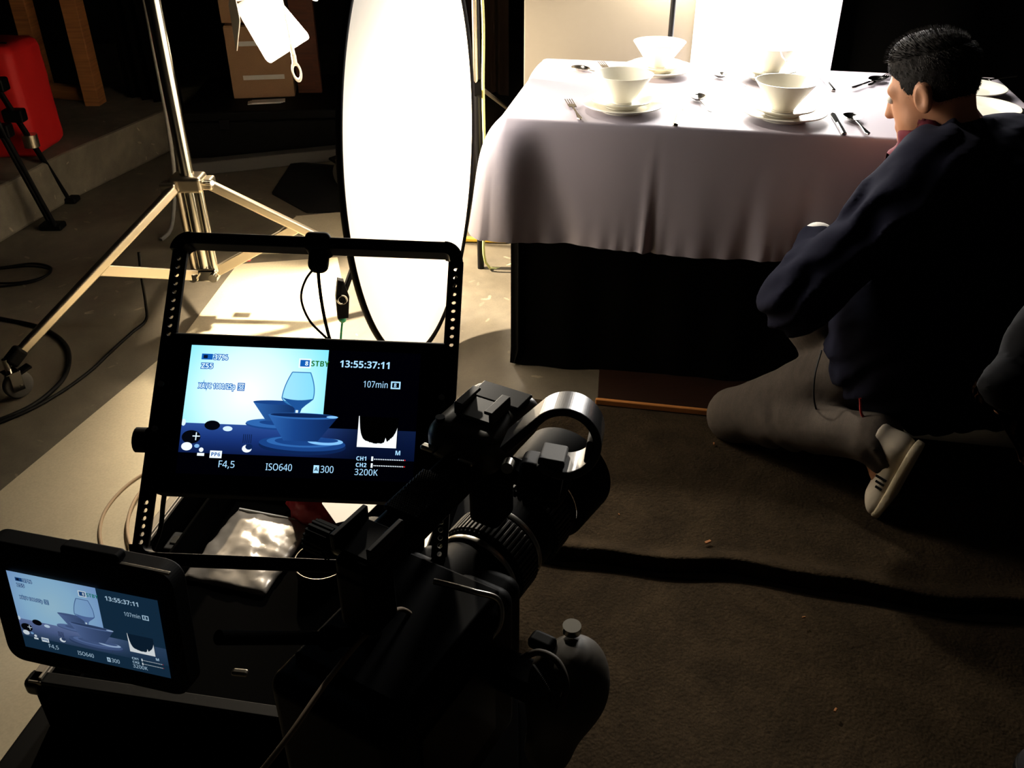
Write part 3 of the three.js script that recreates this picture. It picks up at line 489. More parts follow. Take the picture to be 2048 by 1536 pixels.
// ------------------------------------------------------------------ the picture on the two screens
function screenCanvas(pale) { // 1456 x 819, one pixel is a tenth of a millimetre on the large monitor
  const W = 1456, Hh = 819, cv = document.createElement('canvas'); cv.width = W; cv.height = Hh; const c = cv.getContext('2d');
  const dark = pale ? '#16324a' : '#000003', ink = pale ? '#bfe0f7' : '#a9dcff';
  c.fillStyle = dark; c.fillRect(0, 0, W, Hh);
  let g = c.createRadialGradient(380, 300, 30, 420, 300, 720); g.addColorStop(0, pale ? '#a9d5ef' : '#f4fcff'); g.addColorStop(.35, pale ? '#9ccdf0' : '#d2f6ff'); g.addColorStop(.75, pale ? '#86aee6' : '#7fe0fb'); g.addColorStop(1, pale ? '#7f9ad8' : '#52b6e8');
  c.fillStyle = g; c.fillRect(0, 0, 872, 520);
  g = c.createLinearGradient(0, 490, 0, 690); g.addColorStop(0, pale ? '#6f83b4' : '#2c4f96'); g.addColorStop(.5, pale ? '#566a9a' : '#173273'); g.addColorStop(1, pale ? '#2d4463' : '#0b1a45'); c.fillStyle = g; c.fillRect(0, 502, W, 186);
  g = c.createLinearGradient(760, 0, W, 0); g.addColorStop(0, pale ? 'rgba(22,50,74,0)' : 'rgba(2,6,20,0)'); g.addColorStop(.5, pale ? 'rgba(22,50,74,.6)' : 'rgba(2,6,22,.75)'); g.addColorStop(1, pale ? 'rgba(22,50,74,.7)' : 'rgba(2,8,30,.75)'); c.fillStyle = g; c.fillRect(760, 500, 700, 190);
  const E = (x, y, a, b, f) => { c.beginPath(); c.ellipse(x, y, a, b, 0, 0, 7); c.fillStyle = f; c.fill(); };
  const b1 = pale ? '#5f79ad' : '#2c62a8', b2 = pale ? '#4a6190' : '#173f80', b3 = pale ? '#33486f' : '#0b2250', hi = pale ? '#a8c4ea' : '#7fbdf0';
  // back plates and bowl
  E(600, 492, 205, 34, b2); E(598, 485, 200, 30, b1); E(610, 480, 130, 17, b2);
  c.beginPath(); c.moveTo(428, 352); c.quadraticCurveTo(560, 330, 740, 352); c.lineTo(640, 470); c.lineTo(520, 470); c.closePath(); g = c.createLinearGradient(428, 0, 740, 0); g.addColorStop(0, b1); g.addColorStop(1, b3); c.fillStyle = g; c.fill(); E(584, 352, 156, 13, b2);
  // glass
  c.beginPath(); c.moveTo(655, 152); c.lineTo(770, 152); c.quadraticCurveTo(815, 250, 800, 322); c.quadraticCurveTo(740, 380, 705, 380); c.quadraticCurveTo(610, 350, 605, 318); c.quadraticCurveTo(610, 240, 655, 152); c.fillStyle = pale ? 'rgba(120,160,220,.35)' : 'rgba(90,190,230,.5)'; c.fill(); c.lineWidth = 6; c.strokeStyle = pale ? '#3f5f96' : '#2f6fae'; c.stroke();
  c.beginPath(); c.moveTo(606, 318); c.quadraticCurveTo(700, 345, 800, 320); c.lineTo(735, 385); c.lineTo(715, 450); c.lineTo(690, 450); c.lineTo(690, 385); c.closePath(); c.fillStyle = pale ? '#5b78b0' : '#1c4f92'; c.fill(); c.fillStyle = '#d8f2ff'; c.fillRect(698, 395, 16, 42);
  // front plates and bowl
  E(760, 620, 270, 56, b3); E(758, 605, 268, 48, b2); E(752, 595, 215, 34, b1); E(752, 592, 165, 26, b2); E(900, 588, 110, 22, hi); E(900, 580, 80, 14, b2);
  c.beginPath(); c.moveTo(530, 430); c.quadraticCurveTo(740, 405, 966, 430); c.lineTo(850, 590); c.lineTo(640, 590); c.closePath(); g = c.createLinearGradient(530, 0, 966, 0); g.addColorStop(0, b1); g.addColorStop(.4, b2); g.addColorStop(1, b3); c.fillStyle = g; c.fill(); E(748, 432, 218, 20, b1); E(740, 428, 196, 13, b3); E(930, 432, 36, 8, hi);
  // cutlery and pebbles
  E(190, 512, 48, 30, '#03050c'); E(68, 590, 58, 42, '#03050c'); E(288, 530, 30, 16, '#cfe8ff'); E(48, 650, 34, 26, '#eaf6ff'); E(420, 650, 30, 24, '#eaf6ff'); E(432, 638, 22, 18, b3);
  c.strokeStyle = '#dff1ff'; c.lineWidth = 7; c.beginPath(); c.moveTo(98, 560); c.lineTo(98, 610); c.moveTo(76, 584); c.lineTo(122, 584); c.stroke(); c.lineWidth = 4; for (let k = 0; k < 5; k++) { c.strokeStyle = '#0a1838'; c.beginPath(); c.moveTo(392 + k * 12, 560); c.lineTo(392 + k * 12, 615); c.stroke(); }
  E(10, 500, 14, 22, '#d5ecff'); E(110, 645, 16, 12, '#7fb0e0');
  // read-outs
  const T = (s, x, y, px, col = ink, f = 'sans-serif', w = 'bold', max) => { c.font = `${w} ${px}px ${f}`; c.fillStyle = col; c.textBaseline = 'middle'; max ? c.fillText(s, x, y, max) : c.fillText(s, x, y); };
  const blue = pale ? '#1d4a86' : '#1259ae';
  const O = (s, x, y, px, mw = 400) => { c.font = `bold ${px}px sans-serif`; c.textBaseline = 'middle'; c.lineWidth = 9; c.strokeStyle = blue; c.strokeText(s, x, y, mw); c.fillStyle = pale ? '#a9cfee' : '#d8f2ff'; c.fillText(s, x, y, mw); };
  O('37%', 148, 74, 46); c.fillStyle = blue; c.fillRect(72, 54, 70, 38); c.fillStyle = '#06122c'; c.fillRect(84, 62, 26, 22);
  O('Z55', 76, 134, 46); O('XAVC 1080/25p', 74, 262, 44, 232);
  c.lineWidth = 5; c.strokeStyle = blue; c.strokeRect(322, 238, 40, 46); O('50', 328, 262, 34, 30);
  c.strokeStyle = '#e6f6ff'; c.fillStyle = blue; c.fillRect(694, 66, 68, 52); c.strokeRect(694, 66, 68, 52); T('8', 728, 92, 40, '#eaf8ff'); T('STBY', 766, 92, 50, pale ? '#0f7d6e' : '#1f6a20', 'sans-serif', 'bold', 116);
  T('13:55:37:11', 946, 86, 62, ink, 'sans-serif', 'bold', 420); T('107min', 1104, 212, 56, ink, 'sans-serif', 'normal', 160); c.strokeStyle = ink; c.strokeRect(1284, 192, 52, 40); T('8', 1298, 212, 34);
  T('F4,5', 252, 752, 58, ink, 'sans-serif', 'normal'); T('ISO640', 546, 758, 58, ink, 'sans-serif', 'normal', 166); c.fillStyle = ink; c.fillRect(842, 736, 34, 48); T('A', 848, 760, 34, dark); T('300', 884, 760, 58, ink, 'sans-serif', 'normal', 84);
  T('CH1', 1098, 684, 36, ink); T('CH2', 1098, 724, 36, ink); T('3200K', 1094, 768, 52, ink, 'sans-serif', 'normal', 148);
  c.fillStyle = '#eaf8ff'; c.fillRect(1192, 668, 12, 28); c.fillRect(1192, 710, 12, 28); for (let k = 0; k < 17; k++) { c.fillRect(1210 + k * 11, 681, 6, 7); c.fillRect(1210 + k * 11, 721, 6, 7); } c.fillStyle = '#d02020'; c.fillRect(1396, 681, 7, 7); c.fillRect(1396, 721, 7, 7);
  T('\u266AM', 1318, 640, 40, ink); c.fillStyle = '#eaf8ff'; c.fillRect(196, 670, 74, 46); T('PP6', 202, 693, 34, '#1c4f92', 'sans-serif', 'bold', 62); E(140, 668, 14, 14, '#eaf8ff'); c.fillRect(118, 688, 44, 18);
  // histogram
  c.fillStyle = pale ? '#0d2236' : '#000'; c.fillRect(1094, 420, 250, 190); c.fillStyle = '#f4fbff'; c.beginPath(); c.moveTo(1096, 612);
  for (let k = 0; k <= 60; k++) { const u = k / 60; let h = 190 * Math.exp(-u * 26) + 72 * Math.exp(-u * 4.5) + 12 + 105 * Math.exp(-(1 - u) * 6) + 30 * Math.exp(-(((u - .72) / .02) ** 2)) + 14 * Math.abs(noise.noise(u * 22, 4, 7)); if (k === 60) h = 130; c.lineTo(1096 + u * 244, 612 - Math.min(h, 196)); }
  c.lineTo(1340, 612); c.closePath(); c.fill();
  const t = new THREE.CanvasTexture(cv); t.colorSpace = THREE.SRGBColorSpace; t.magFilter = THREE.LinearFilter; return t;
}
function screenMat(pale, k) { const t = screenCanvas(pale); return S(0x020203, { roughness: .35, emissive: 0xffffff, emissiveMap: t, emissiveIntensity: k }); }
const holeBar = (w, l, t, n, r) => { const s = new THREE.Shape(); s.moveTo(-w / 2, -l / 2); s.lineTo(w / 2, -l / 2); s.lineTo(w / 2, l / 2); s.lineTo(-w / 2, l / 2); s.closePath();
  for (const y of n) { const h = new THREE.Path(); h.absarc(0, y, r, 0, Math.PI * 2, true); s.holes.push(h); } return new THREE.ExtrudeGeometry(s, { depth: t, bevelEnabled: true, bevelSize: .0004, bevelThickness: .0006, bevelSegments: 2, curveSegments: 14 }).translate(0, 0, -t / 2); };
{ // monitor in a perforated cage
  const g = thing('field_monitor', 'black monitor in a perforated square cage showing bowls and read-outs', 'monitor', [-.1504, 1.0451, -.5481]); g.rotation.set(-.7968, .0046, -.0391); g.scale.setScalar(1.15);
  const W = .19, Hh = .2136, b = .009, rC = .012;
  const holesY = []; for (let k = 0; k < 10; k++) holesY.push(.090 - k * .0057); for (let k = 0; k < 8; k++) holesY.push(-.0505 - .0185 - k * .0048);
  for (const s of [-1, 1]) mesh('side_rail', holeBar(b, Hh - rC * 2, .0022, holesY, .0018).translate(s * (W - b) / 2, 0, 0), M.blackMetal, g);
  mesh('top_rail', bx(W - rC * 2 + .002, .0078, .014, 0, (Hh - .0078) / 2, 0, .0012), M.blackMetal, g); mesh('bottom_rail', bx(W - rC * 2 + .002, .0078, .014, 0, -(Hh - .0078) / 2, 0, .0012), M.blackMetal, g);
  for (const sx of [-1, 1]) for (const sy of [-1, 1]) { const s = new THREE.Shape(), a0 = sx > 0 ? (sy > 0 ? 0 : -Math.PI / 2) : (sy > 0 ? Math.PI / 2 : Math.PI); s.absarc(0, 0, rC, a0, a0 + Math.PI / 2, false); s.absarc(0, 0, rC - .0082, a0 + Math.PI / 2, a0, true); s.closePath();
    mesh('corner', new THREE.ExtrudeGeometry(s, { depth: .014, bevelEnabled: false, curveSegments: 12 }).translate(sx * (W / 2 - rC), sy * (Hh / 2 - rC), -.007), M.blackMetal, g); }
  const body = mesh('body', bx(.1795, .1026, .024, 0, -.0118, -.008, .003), M.blackPlastic, g);
  mesh('screen', new THREE.PlaneGeometry(.1456, .0819).translate(-.0009, -.00995, .0043), screenMat(false, 1.15), g);
  for (const [x, y] of [[-.0886, .0042], [-.0886, -.0244], [.0869, .0025]]) mesh('screw', new THREE.CylinderGeometry(.0019, .0019, .0016, 14).rotateX(Math.PI / 2).translate(x, y, .0078), M.silver, g);
  mesh('side_knob', cyl([-.095, -.0304, 0], [-.102, -.0304, 0], .008), M.rubber, g);
  mesh('tilt_bracket', [bx(.02, .07, .006, .07, -.075, -.012, .002), bx(.05, .018, .016, .06, -.112, -.004, .004)], M.blackMetal, g);
  const cp = mesh('cable_clamp', [bx(.017, .013, .02, .0, .1035, 0, .004), bx(.013, .016, .012, .001, .092, .002, .005)], M.rubber, g);
  mesh('cable', cable([[.001, .088, .004], [.004, .07, .002], [.008, .052, -.002], [.012, .036, -.014]], .0011), M.rubber, g); mesh('cable', cable([[0, .088, .003], [-.006, .078, .003], [-.008, .066, .002], [-.002, .052, 0], [.009, .042, -.008]], .0008), M.rubber, g);
  mesh('cable', cable([[-.085, -.052, -.012], [-.092, -.066, -.03], [-.10, -.085, -.05], [-.11, -.115, -.05]], .0016), M.rubber, g); mesh('cable', cable([[-.09, -.105, -.01], [-.10, -.100, -.03], [-.13, -.104, -.03], [-.17, -.125, .0]], .0022), M.rubber, g);
}
// ------------------------------------------------------------------ film camera on its tripod
const CAM = { o: [-.0525, 1.0535, -.457], turn: -30 * Math.PI / 180, k: .911 };
const CAMM = new THREE.Matrix4().makeRotationY(CAM.turn).setPosition(...CAM.o).scale(V(CAM.k, CAM.k, CAM.k));
const toCam = (x, y, z) => { return V(x, y, z).applyMatrix4(CAMM.clone().invert()); };
{
  const g = thing('film_camera', 'black film camera with top handle, lens and side grip seen from behind', 'film camera', CAM.o, CAM.turn); g.scale.setScalar(CAM.k);
  // local axes: x right, y up, z back (the lens looks along -z); zero is on top of the handle
  mesh('top_handle', [bx(.029, .022, .15, .0135, -.012, .03, .006), bx(.029, .05, .028, .0135, -.035, .092, .006), bx(.027, .07, .03, .0135, -.05, -.06, .006)], M.blackPlastic, g);
  const pad = mesh('grip_pad', bx(.0275, .004, .046, .0135, .0005, .030, .0015), M.rubber, g);
  const dots = []; for (let i = 0; i < 15; i++) for (let j = 0; j < 24; j++) dots.push(new THREE.OctahedronGeometry(.00075, 0).translate(.0012 + i * .00176 + (j % 2) * .0008, .0025, .0085 + j * .00188));
  const dm = mesh('grip_studs', dots, M.blackGloss, pad); dm.userData.kind = 'stuff';
  const fb = mesh('receiver_block', bx(.060, .034, .078, .010, .001, -.058, .013), M.beigePlastic, g);
  mesh('cover_plate', bx(.042, .003, .022, .012, .0183, -.078, .0012), M.blackGloss, g); mesh('button', new THREE.CylinderGeometry(.0035, .0035, .003, 16).translate(-.010, .0185, -.03), M.rubber, g);
  const shoe = mesh('hot_shoe', bx(.030, .003, .026, .012, .0195, -.052, .001), M.beigePlastic, g); for (const s of [-1, 1]) mesh('rail', [bx(.0035, .009, .026, .012 + s * .0145, .024, -.052, .001), bx(.007, .0025, .026, .012 + s * .0125, .0285, -.052, .0008)], M.beigePlastic, shoe);
  mesh('slider_switch', bx(.012, .004, .006, -.012, .0, -.017, .0015), M.silver, g); mesh('slider_switch', bx(.012, .004, .006, .02, .0, -.017, .0015), M.silver, g);
  // rear shoe and knurled knob
  mesh('rear_shoe', [bx(.03, .004, .032, .010, -.002, .082, .001), bx(.004, .012, .034, -.004, .004, .082, .001), bx(.004, .012, .034, .024, .004, .082, .001)], M.blackMetal, g);
  const kn = mesh('knurled_knob', cyl([-.05, -.032, .070], [-.030, -.032, .070], .010, .010, 20), M.rubber, g); for (let k = 0; k < 18; k++) { const a = k / 18 * Math.PI * 2; mesh('rib', bx(.018, .0018, .0018, -.041, -.032 + Math.sin(a) * .0105, .070 + Math.cos(a) * .0105), M.rubber, kn); }
  mesh('knob_collar', cyl([-.030, -.032, .070], [-.014, -.032, .070], .0065), M.silver, g);
  // microphone holder: a clamp band with a flat tongue, opened towards the back
  const band = new THREE.Shape(); const R = .0245, r0 = .0205; band.moveTo(-.040, -.010); band.lineTo(-.0175, .0172); band.absarc(0, 0, R, 2.36, -2.2, true); band.lineTo(Math.cos(-2.2) * r0, Math.sin(-2.2) * r0); band.absarc(0, 0, r0, -2.2, 2.36, false); band.lineTo(-.036, -.013); band.closePath();
  const mic = new THREE.Group(); mic.name = 'microphone_holder'; mic.position.set(.084, .030, -.042); mic.rotation.set(-.25, .35, 0); g.add(mic);
  mesh('clamp_band', new THREE.ExtrudeGeometry(band, { depth: .034, bevelEnabled: true, bevelSize: .0008, bevelThickness: .0012, bevelSegments: 2, curveSegments: 40 }).translate(0, 0, -.017), P(0x2a2a2c, { roughness: .32, clearcoat: .4 }), mic);
  mesh('pad', [bx(.018, .006, .03, -.006, -.0165, 0, .002), bx(.005, .016, .03, .0175, -.004, 0, .002)], M.greyRubber, mic); mesh('base', bx(.03, .026, .028, -.012, -.033, 0, .005), M.blackPlastic, mic); mesh('screw', cyl([-.034, -.022, .012], [-.034, -.022, .022], .004), M.silver, mic);
  mesh('holder_arm', [bx(.06, .012, .02, .055, -.018, -.045, .004), bx(.018, .04, .02, .074, -.012, -.043, .004)], M.blackPlastic, g);
  // lens
  const LX = .012, LY = -.128, LS = .86; const tube = (z0, z1, r, rb = r) => { z0 *= LS; z1 *= LS; r *= LS; rb *= LS; const q = lathe([[0, z0], [r - .001, z0], [r, z0 + .001], [rb, z1 - .001], [rb - .001, z1], [0, z1]], 64).rotateX(-Math.PI / 2).translate(LX, LY, 0); return q; };
  mesh('lens_barrel', [tube(.0, .05, .040), tube(.084, .118, .0425), tube(.150, .165, .0435)], M.blackPlastic, g);
  mesh('lens_mount_ring', tube(.040, .047, .0425), M.silver, g);
  const ring = (name, z0, z1, r, n) => { const m = mesh(name, tube(z0, z1, r), M.rubber, g); for (let k = 0; k < n; k++) { const a = k / n * Math.PI * 2; mesh('rib', bx(.0027, .0024, (z1 - z0) * LS - .004, 0, r * LS + .0006, -(z0 + z1) / 2 * LS, .0008).rotateZ(a).translate(LX, LY, 0), M.ringRubber, m); } };
  ring('zoom_ring', .050, .084, .0435, 56); ring('focus_ring', .118, .150, .0445, 56);
  mesh('distance_band', tube(.085, .092, .0438), M.silver, g);
  const hood = lathe([[.0435, .165], [.050, .172], [.053, .225], [.0515, .225], [.0485, .174], [.0425, .167]], 64).scale(LS, LS, LS).rotateX(-Math.PI / 2).translate(LX, LY, 0); mesh('lens_hood', hood, M.blackPlastic, g); mesh('front_glass', tube(.163, .1665, .040), M.blackGloss, g);
  // body and grip
  mesh('camera_body', [bx(.105, .15, .155, .012, -.170, .065, .012), bx(.09, .11, .04, .016, -.155, -.01, .012)], M.blackPlastic, g);
  mesh('top_plate', bx(.09, .008, .12, .012, -.094, .06, .003), M.black, g);
  mesh('body_trim', cable([[.020, -.075, .03], [.048, -.078, .022], [.062, -.088, .012], [.066, -.105, .016], [.058, -.125, .03]], .0022), M.silver, g);
  mesh('side_door', bx(.003, .09, .09, .0655, -.165, .07, .001), M.blackMetal, g); mesh('dial', cyl([-.041, -.15, .02], [-.047, -.15, .02], .012), M.silver, g); mesh('connector', cyl([-.041, -.13, .1], [-.053, -.13, .1], .009), M.silver, g);
  const gp = sdf([-.045, -.085, -.05], [.045, .04, .05], .004, (x, y, z) => smin(ell(x, y, z, [0, -.01, 0], [.028, .034, .036]), cap(x, y, z, [0, -.02, .006], [-.006, -.07, .018], .024, .019), .02)).translate(.112, -.152, -.006);
  const grip = mesh('hand_grip', gp, M.gripPlastic, g); mesh('grip_rim', cable([[.082, -.136, .012], [.094, -.1275, .008], [.110, -.1265, .010], [.122, -.133, .020], [.122, -.148, .030]], .0026), M.gripPlastic, grip);
  for (let k = 0; k < 18; k++) { const u = k / 17; mesh('rib', bx(.0012, .012, .0014, .096 + u * .018, -.1335 - .006 * u * u, .020 + u * .010).rotateZ(0), M.rubber, grip); }
  mesh('zoom_rocker', new RoundedBoxGeometry(.02, .010, .014, 3, .004).translate(.090, -.131, -.004), M.blackPlastic, grip); mesh('record_button', new THREE.CylinderGeometry(.007, .007, .006, 20).translate(.104, -.1275, -.024), M.silver, grip);
  mesh('grip_arm', bx(.05, .02, .03, .078, -.16, .01, .006), M.blackPlastic, g);
  // monitor arm between handle and cage
  const q1 = toCam(-.10, .985, -.45); mesh('monitor_arm', [cyl([-.01, -.03, .075], [q1.x, q1.y, q1.z], .007), bx(.02, .02, .02, q1.x, q1.y, q1.z, .005)], M.blackMetal, g);
  // side screen on its hinge arm
  const lcd = new THREE.Group(); lcd.name = 'side_screen'; g.add(lcd); const w = new THREE.Matrix4().makeRotationFromEuler(new THREE.Euler(-.1346, -.2538, -.0217)).setPosition(-.1973, 1.0826, -.2967);
  const inv = CAMM.clone().invert().multiply(w); lcd.applyMatrix4(inv);
  const rs = new THREE.Shape(); const x0 = -.0515, x1 = .047, y0 = -.0325, y1 = .0365, q = .009; rs.moveTo(x0 + q, y0); rs.lineTo(x1 - q, y0); rs.quadraticCurveTo(x1, y0, x1, y0 + q); rs.lineTo(x1, y1 - q); rs.quadraticCurveTo(x1, y1, x1 - q, y1); rs.lineTo(x0 + q, y1); rs.quadraticCurveTo(x0, y1, x0, y1 - q); rs.lineTo(x0, y0 + q); rs.quadraticCurveTo(x0, y0, x0 + q, y0);
  mesh('bezel', new THREE.ExtrudeGeometry(rs, { depth: .009, bevelEnabled: true, bevelSize: .001, bevelThickness: .001, bevelSegments: 3 }).translate(0, 0, -.0105), M.blackPlastic, lcd);
  mesh('display', new THREE.PlaneGeometry(.08, .045).translate(0, 0, .0003), screenMat(true, .62), lcd); mesh('hinge_tab', bx(.03, .007, .008, .006, .0375, -.005, .002), M.blackPlastic, lcd);
  mesh('edge_strip', bar([.022, .0372, -.002], [.047, .0368, -.002], .002, .0012), M.silver, lcd);
  const la = toCam(-.14, 1.07, -.30), lb = toCam(-.075, .93, -.43), lm = toCam(-.10, 1.02, -.345);
  mesh('screen_arm', [cyl(la, lm, .004), cyl(lm, lb, .006), new THREE.SphereGeometry(.008, 16, 12).translate(lm.x, lm.y, lm.z)], M.caseLining, g); const lt = toCam(-.127, 1.063, -.285); mesh('lever', new RoundedBoxGeometry(.0085, .003, .004, 3, .0014).rotateY(.4).translate(lt.x, lt.y, lt.z), M.chromeDull, g);
  const cp = [[-.155, 1.005, -.25], [-.146, .993, -.255], [-.132, .995, -.27], [-.115, 1.002, -.295], [-.10, 1.004, -.33], [-.085, 1.0, -.365], [-.07, .985, -.40], [-.06, .95, -.42]].map((p) => toCam(...p).toArray()); mesh('signal_cable', cable(cp, .0017), M.braid, g);
}
{ // tripod under the film camera
  const c = [-.025, 0, -.455], g = thing('camera_tripod', 'black camera tripod beneath the film camera', 'tripod', c);
  mesh('head', [bx(.10, .05, .12, 0, .742, 0, .012), cyl([0, .64, 0], [0, .72, 0], .045, .05, 28)], M.caseLining, g); mesh('bowl', lathe([[0, .56], [.03, .57], [.055, .61], [.06, .645], [0, .645]], 36), M.black, g);
  mesh('plate', bx(.06, .012, .12, 0, .7735, 0, .003), M.caseLining, g);
  for (const a of [.5, 2.6, 4.7]) { const e = [Math.cos(a) * .42, .03, Math.sin(a) * .42], s = [Math.cos(a) * .045, .61, Math.sin(a) * .045]; const l = mesh('leg', [cyl(s, e, .014), cyl([s[0] + .02 * Math.sin(a), s[1], s[2] - .02 * Math.cos(a)], [e[0] * .6 + .02 * Math.sin(a), .27, e[2] * .6 - .02 * Math.cos(a)], .010)], M.black, g); mesh('foot', new RoundedBoxGeometry(.05, .03, .05, 3, .01).translate(e[0], .045, e[2]), M.rubber, l); }
  mesh('pan_handle', cyl([.05, .72, .02], [.19, .64, .10], .010), M.black, g); mesh('handle_grip', cyl([.17, .652, .088], [.25, .606, .135], .015), M.rubber, g);
  mesh('lever', bar([-.05, .73, .03], [-.12, .70, .10], .012, .006), M.chromeDull, g); mesh('pan_knob', cyl([.05, .735, -.02], [.07, .735, -.02], .009), M.silver, g);
}
// ------------------------------------------------------------------ open case at the lower left with its contents
{
  const o = V(-.704, 0, -.887), d1 = V(.168, 0, -.986), d2 = V(.986, 0, .168), ang = Math.atan2(-d2.z, d2.x); // origin at the near left corner
  const k = thing('storage_crate', 'black crate carrying the open flight case', 'crate', [o.x - .03, 0, o.z + .06], ang);
  mesh('body', bx(.60, .20, .74, .30, .102, -.36, .008), M.flagCloth, k); mesh('lid', bx(.64, .03, .78, .30, .217, -.36, .008), M.black, k); for (const z of [-.1, -.6]) mesh('latch', bx(.012, .05, .05, -.006, .18, z, .003), M.blackMetal, k);
  const g = thing('flight_case', 'open black flight case with aluminium edges under the monitor', 'case', [o.x, .233, o.z], ang), W = .50, D = .66, Hc = .10;
  mesh('tray', [bx(W, .008, D, W / 2, .005, -D / 2), bx(.010, Hc, D, .005, Hc / 2, -D / 2), bx(.010, Hc, D, W - .005, Hc / 2, -D / 2), bx(W, Hc, .010, W / 2, Hc / 2, -.005), bx(W, Hc, .010, W / 2, Hc / 2, -D + .005)], M.caseLining, g);
  mesh('edge_rail', [bx(.022, .007, D + .01, .009, Hc + .002, -D / 2, .002), bx(.005, .02, D + .01, -.002, Hc - .008, -D / 2, .001), bx(.004, .006, D, .016, Hc + .007, -D / 2, .001)], M.aluminium, g);
  mesh('edge_rail', bx(.022, .007, D + .01, W - .009, Hc + .002, -D / 2, .002), M.aluminium, g); for (const z of [-.006, -D + .006]) mesh('edge_rail', bx(W + .01, .007, .02, W / 2, Hc + .002, z, .002), M.black, g);
  mesh('corner_block', new RoundedBoxGeometry(.03, .03, .03, 3, .01).translate(.004, Hc - .01, -.006), M.blackMetal, g);
  mesh('divider', bx(.006, .08, D - .03, .056, .045, -D / 2, .002), M.caseLining, g);
  const loc = (x, y, z) => { const v = V(x, y, z).applyAxisAngle(V(0, 1, 0), ang); return [o.x + v.x, .233 + v.y, o.z + v.z]; };
  const bg = sdf([-.10, -.004, -.12], [.10, .06, .12], .005, (x, y, z) => { const e = 1 - Math.max(Math.abs(x) / .082, Math.abs(z) / .10); return Math.max(y - (.006 + .02 * Math.max(0, e) ** .5 + .007 * fbm(x * 26, 2, z * 26, 3)), -y, Math.abs(x + .006 * noise.noise(z * 40, 1, 1)) - .082, Math.abs(z) - .10); });
  const b = thing('zip_pouch', 'crumpled silvery pouch in the flight case', 'pouch', loc(.150, .0095, -.405), ang - .1); mesh('pouch', bg, M.bag, b); mesh('zip', bx(.15, .005, .004, 0, .012, -.092, .001), M.white, b);
  const rg = sdf([-.1, -.005, -.1], [.1, .09, .1], .005, (x, y, z) => Math.max(ell(x, y, z, [0, .02, 0], [.075, .055, .075]) + .010 * fbm(x * 40, y * 40, z * 40, 2), -y)); const r = thing('knitted_pouch', 'red bumpy pouch at the back of the flight case', 'pouch', loc(.250, .0095, -.552), ang); mesh('pouch', rg, M.redPouch, r); mesh('label_patch', [bx(.045, .002, .02, -.005, .078, .012, .0005).rotateX(.2)], M.white, r);
  const wp = single('note_paper', new THREE.ExtrudeGeometry(new THREE.Shape([new THREE.Vector2(0, 0), new THREE.Vector2(.035, -.055), new THREE.Vector2(.085, -.035), new THREE.Vector2(.12, .03), new THREE.Vector2(-.005, .06)]), { depth: .0012, bevelEnabled: false }).rotateX(-Math.PI / 2).translate(...loc(.275, .088, -.47)), M.white, 'folded white paper on the red pouch', 'paper');
  const h = thing('lens_ring', 'black lens hood standing open in the flight case', 'lens hood', loc(.305, .0095, -.37), ang); mesh('shell', lathe([[.040, 0], [.046, .0], [.050, .035], [.0475, .035], [.044, .004], [.040, .004], [.040, 0]], 48), M.black, h); mesh('rim', new THREE.TorusGeometry(.0488, .0014, 8, 56).rotateX(Math.PI / 2).translate(0, .035, 0), M.chromeDull, h);
  const cpn = thing('spare_lens', 'small round black lens standing beside the lens hood', 'lens', loc(.375, .0095, -.45), ang); mesh('barrel', lathe([[0, 0], [.03, 0], [.031, .05], [.029, .055], [0, .055]], 40), M.blackPlastic, cpn); mesh('ring', new THREE.TorusGeometry(.031, .0012, 8, 40).rotateX(Math.PI / 2).translate(0, .04, 0), M.blackMetal, cpn);
  const st = thing('battery', 'grey metal battery standing in the left compartment of the flight case', 'battery', loc(.032, .0095, -.36), ang); mesh('cell', bx(.03, .05, .05, 0, .025, 0, .006), M.greyRubber, st); mesh('contact', bx(.012, .003, .02, 0, .051, 0, .001), M.silver, st);
}
// ------------------------------------------------------------------ people
const headField = (x, y, z) => { // face looks along +z, y up, zero between the ears
  let d = ell(x, y, z, [0, .035, -.012], [.076, .092, .096]);
  d = smin(d, ell(x, y, z, [0, -.040, .034], [.056, .078, .058]), .04);
  d = smin(d, cap(x, y, z, [-.03, -.055, .03], [0, -.098, .066], .03, .022), .03); d = smin(d, cap(x, y, z, [.03, -.055, .03], [0, -.098, .066], .03, .022), .03);
  d = smin(d, cap(x, y, z, [0, .02, .086], [0, -.028, .106], .009, .012), .014);
  d = smin(d, cap(x, y, z, [-.04, .028, .070], [.04, .028, .070], .012, .012), .02);
  d = smin(d, cap(x, y, z, [-.018, -.062, .083], [.018, -.062, .083], .0075, .0075), .01);
  for (const s of [-1, 1]) { d = smax(d, -ell(x, y, z, [s * .032, .008, .092], [.016, .010, .012]), .01); const e = smax(ell(x, y, z, [s * .079, -.004, -.008], [.010, .033, .021]), -ell(x, y, z, [s * .088, -.002, -.002], [.007, .020, .011]), .006); d = smin(d, e, .008); }
  d = smin(d, cap(x, y, z, [0, -.06, -.03], [0, -.16, -.045], .055, .058), .035); return d;
};
const headGeo = sdf([-.11, -.17, -.125], [.11, .15, .135], .0035, (x, y, z) => Math.max(headField(x, y, z), -.165 - y));
const hairLine = (z) => { const P0 = [[-.13, -.075], [-.09, -.07], [-.05, -.06], [-.02, -.005], [.005, .012], [.028, -.004], [.038, .0], [.046, .045], [.08, .068], [.12, .085]]; for (let i = 0; i + 1 < P0.length; i++) if (z < P0[i + 1][0]) { const t = cl((z - P0[i][0]) / (P0[i + 1][0] - P0[i][0])); return P0[i][1] + (P0[i + 1][1] - P0[i][1]) * t; } return .085; };
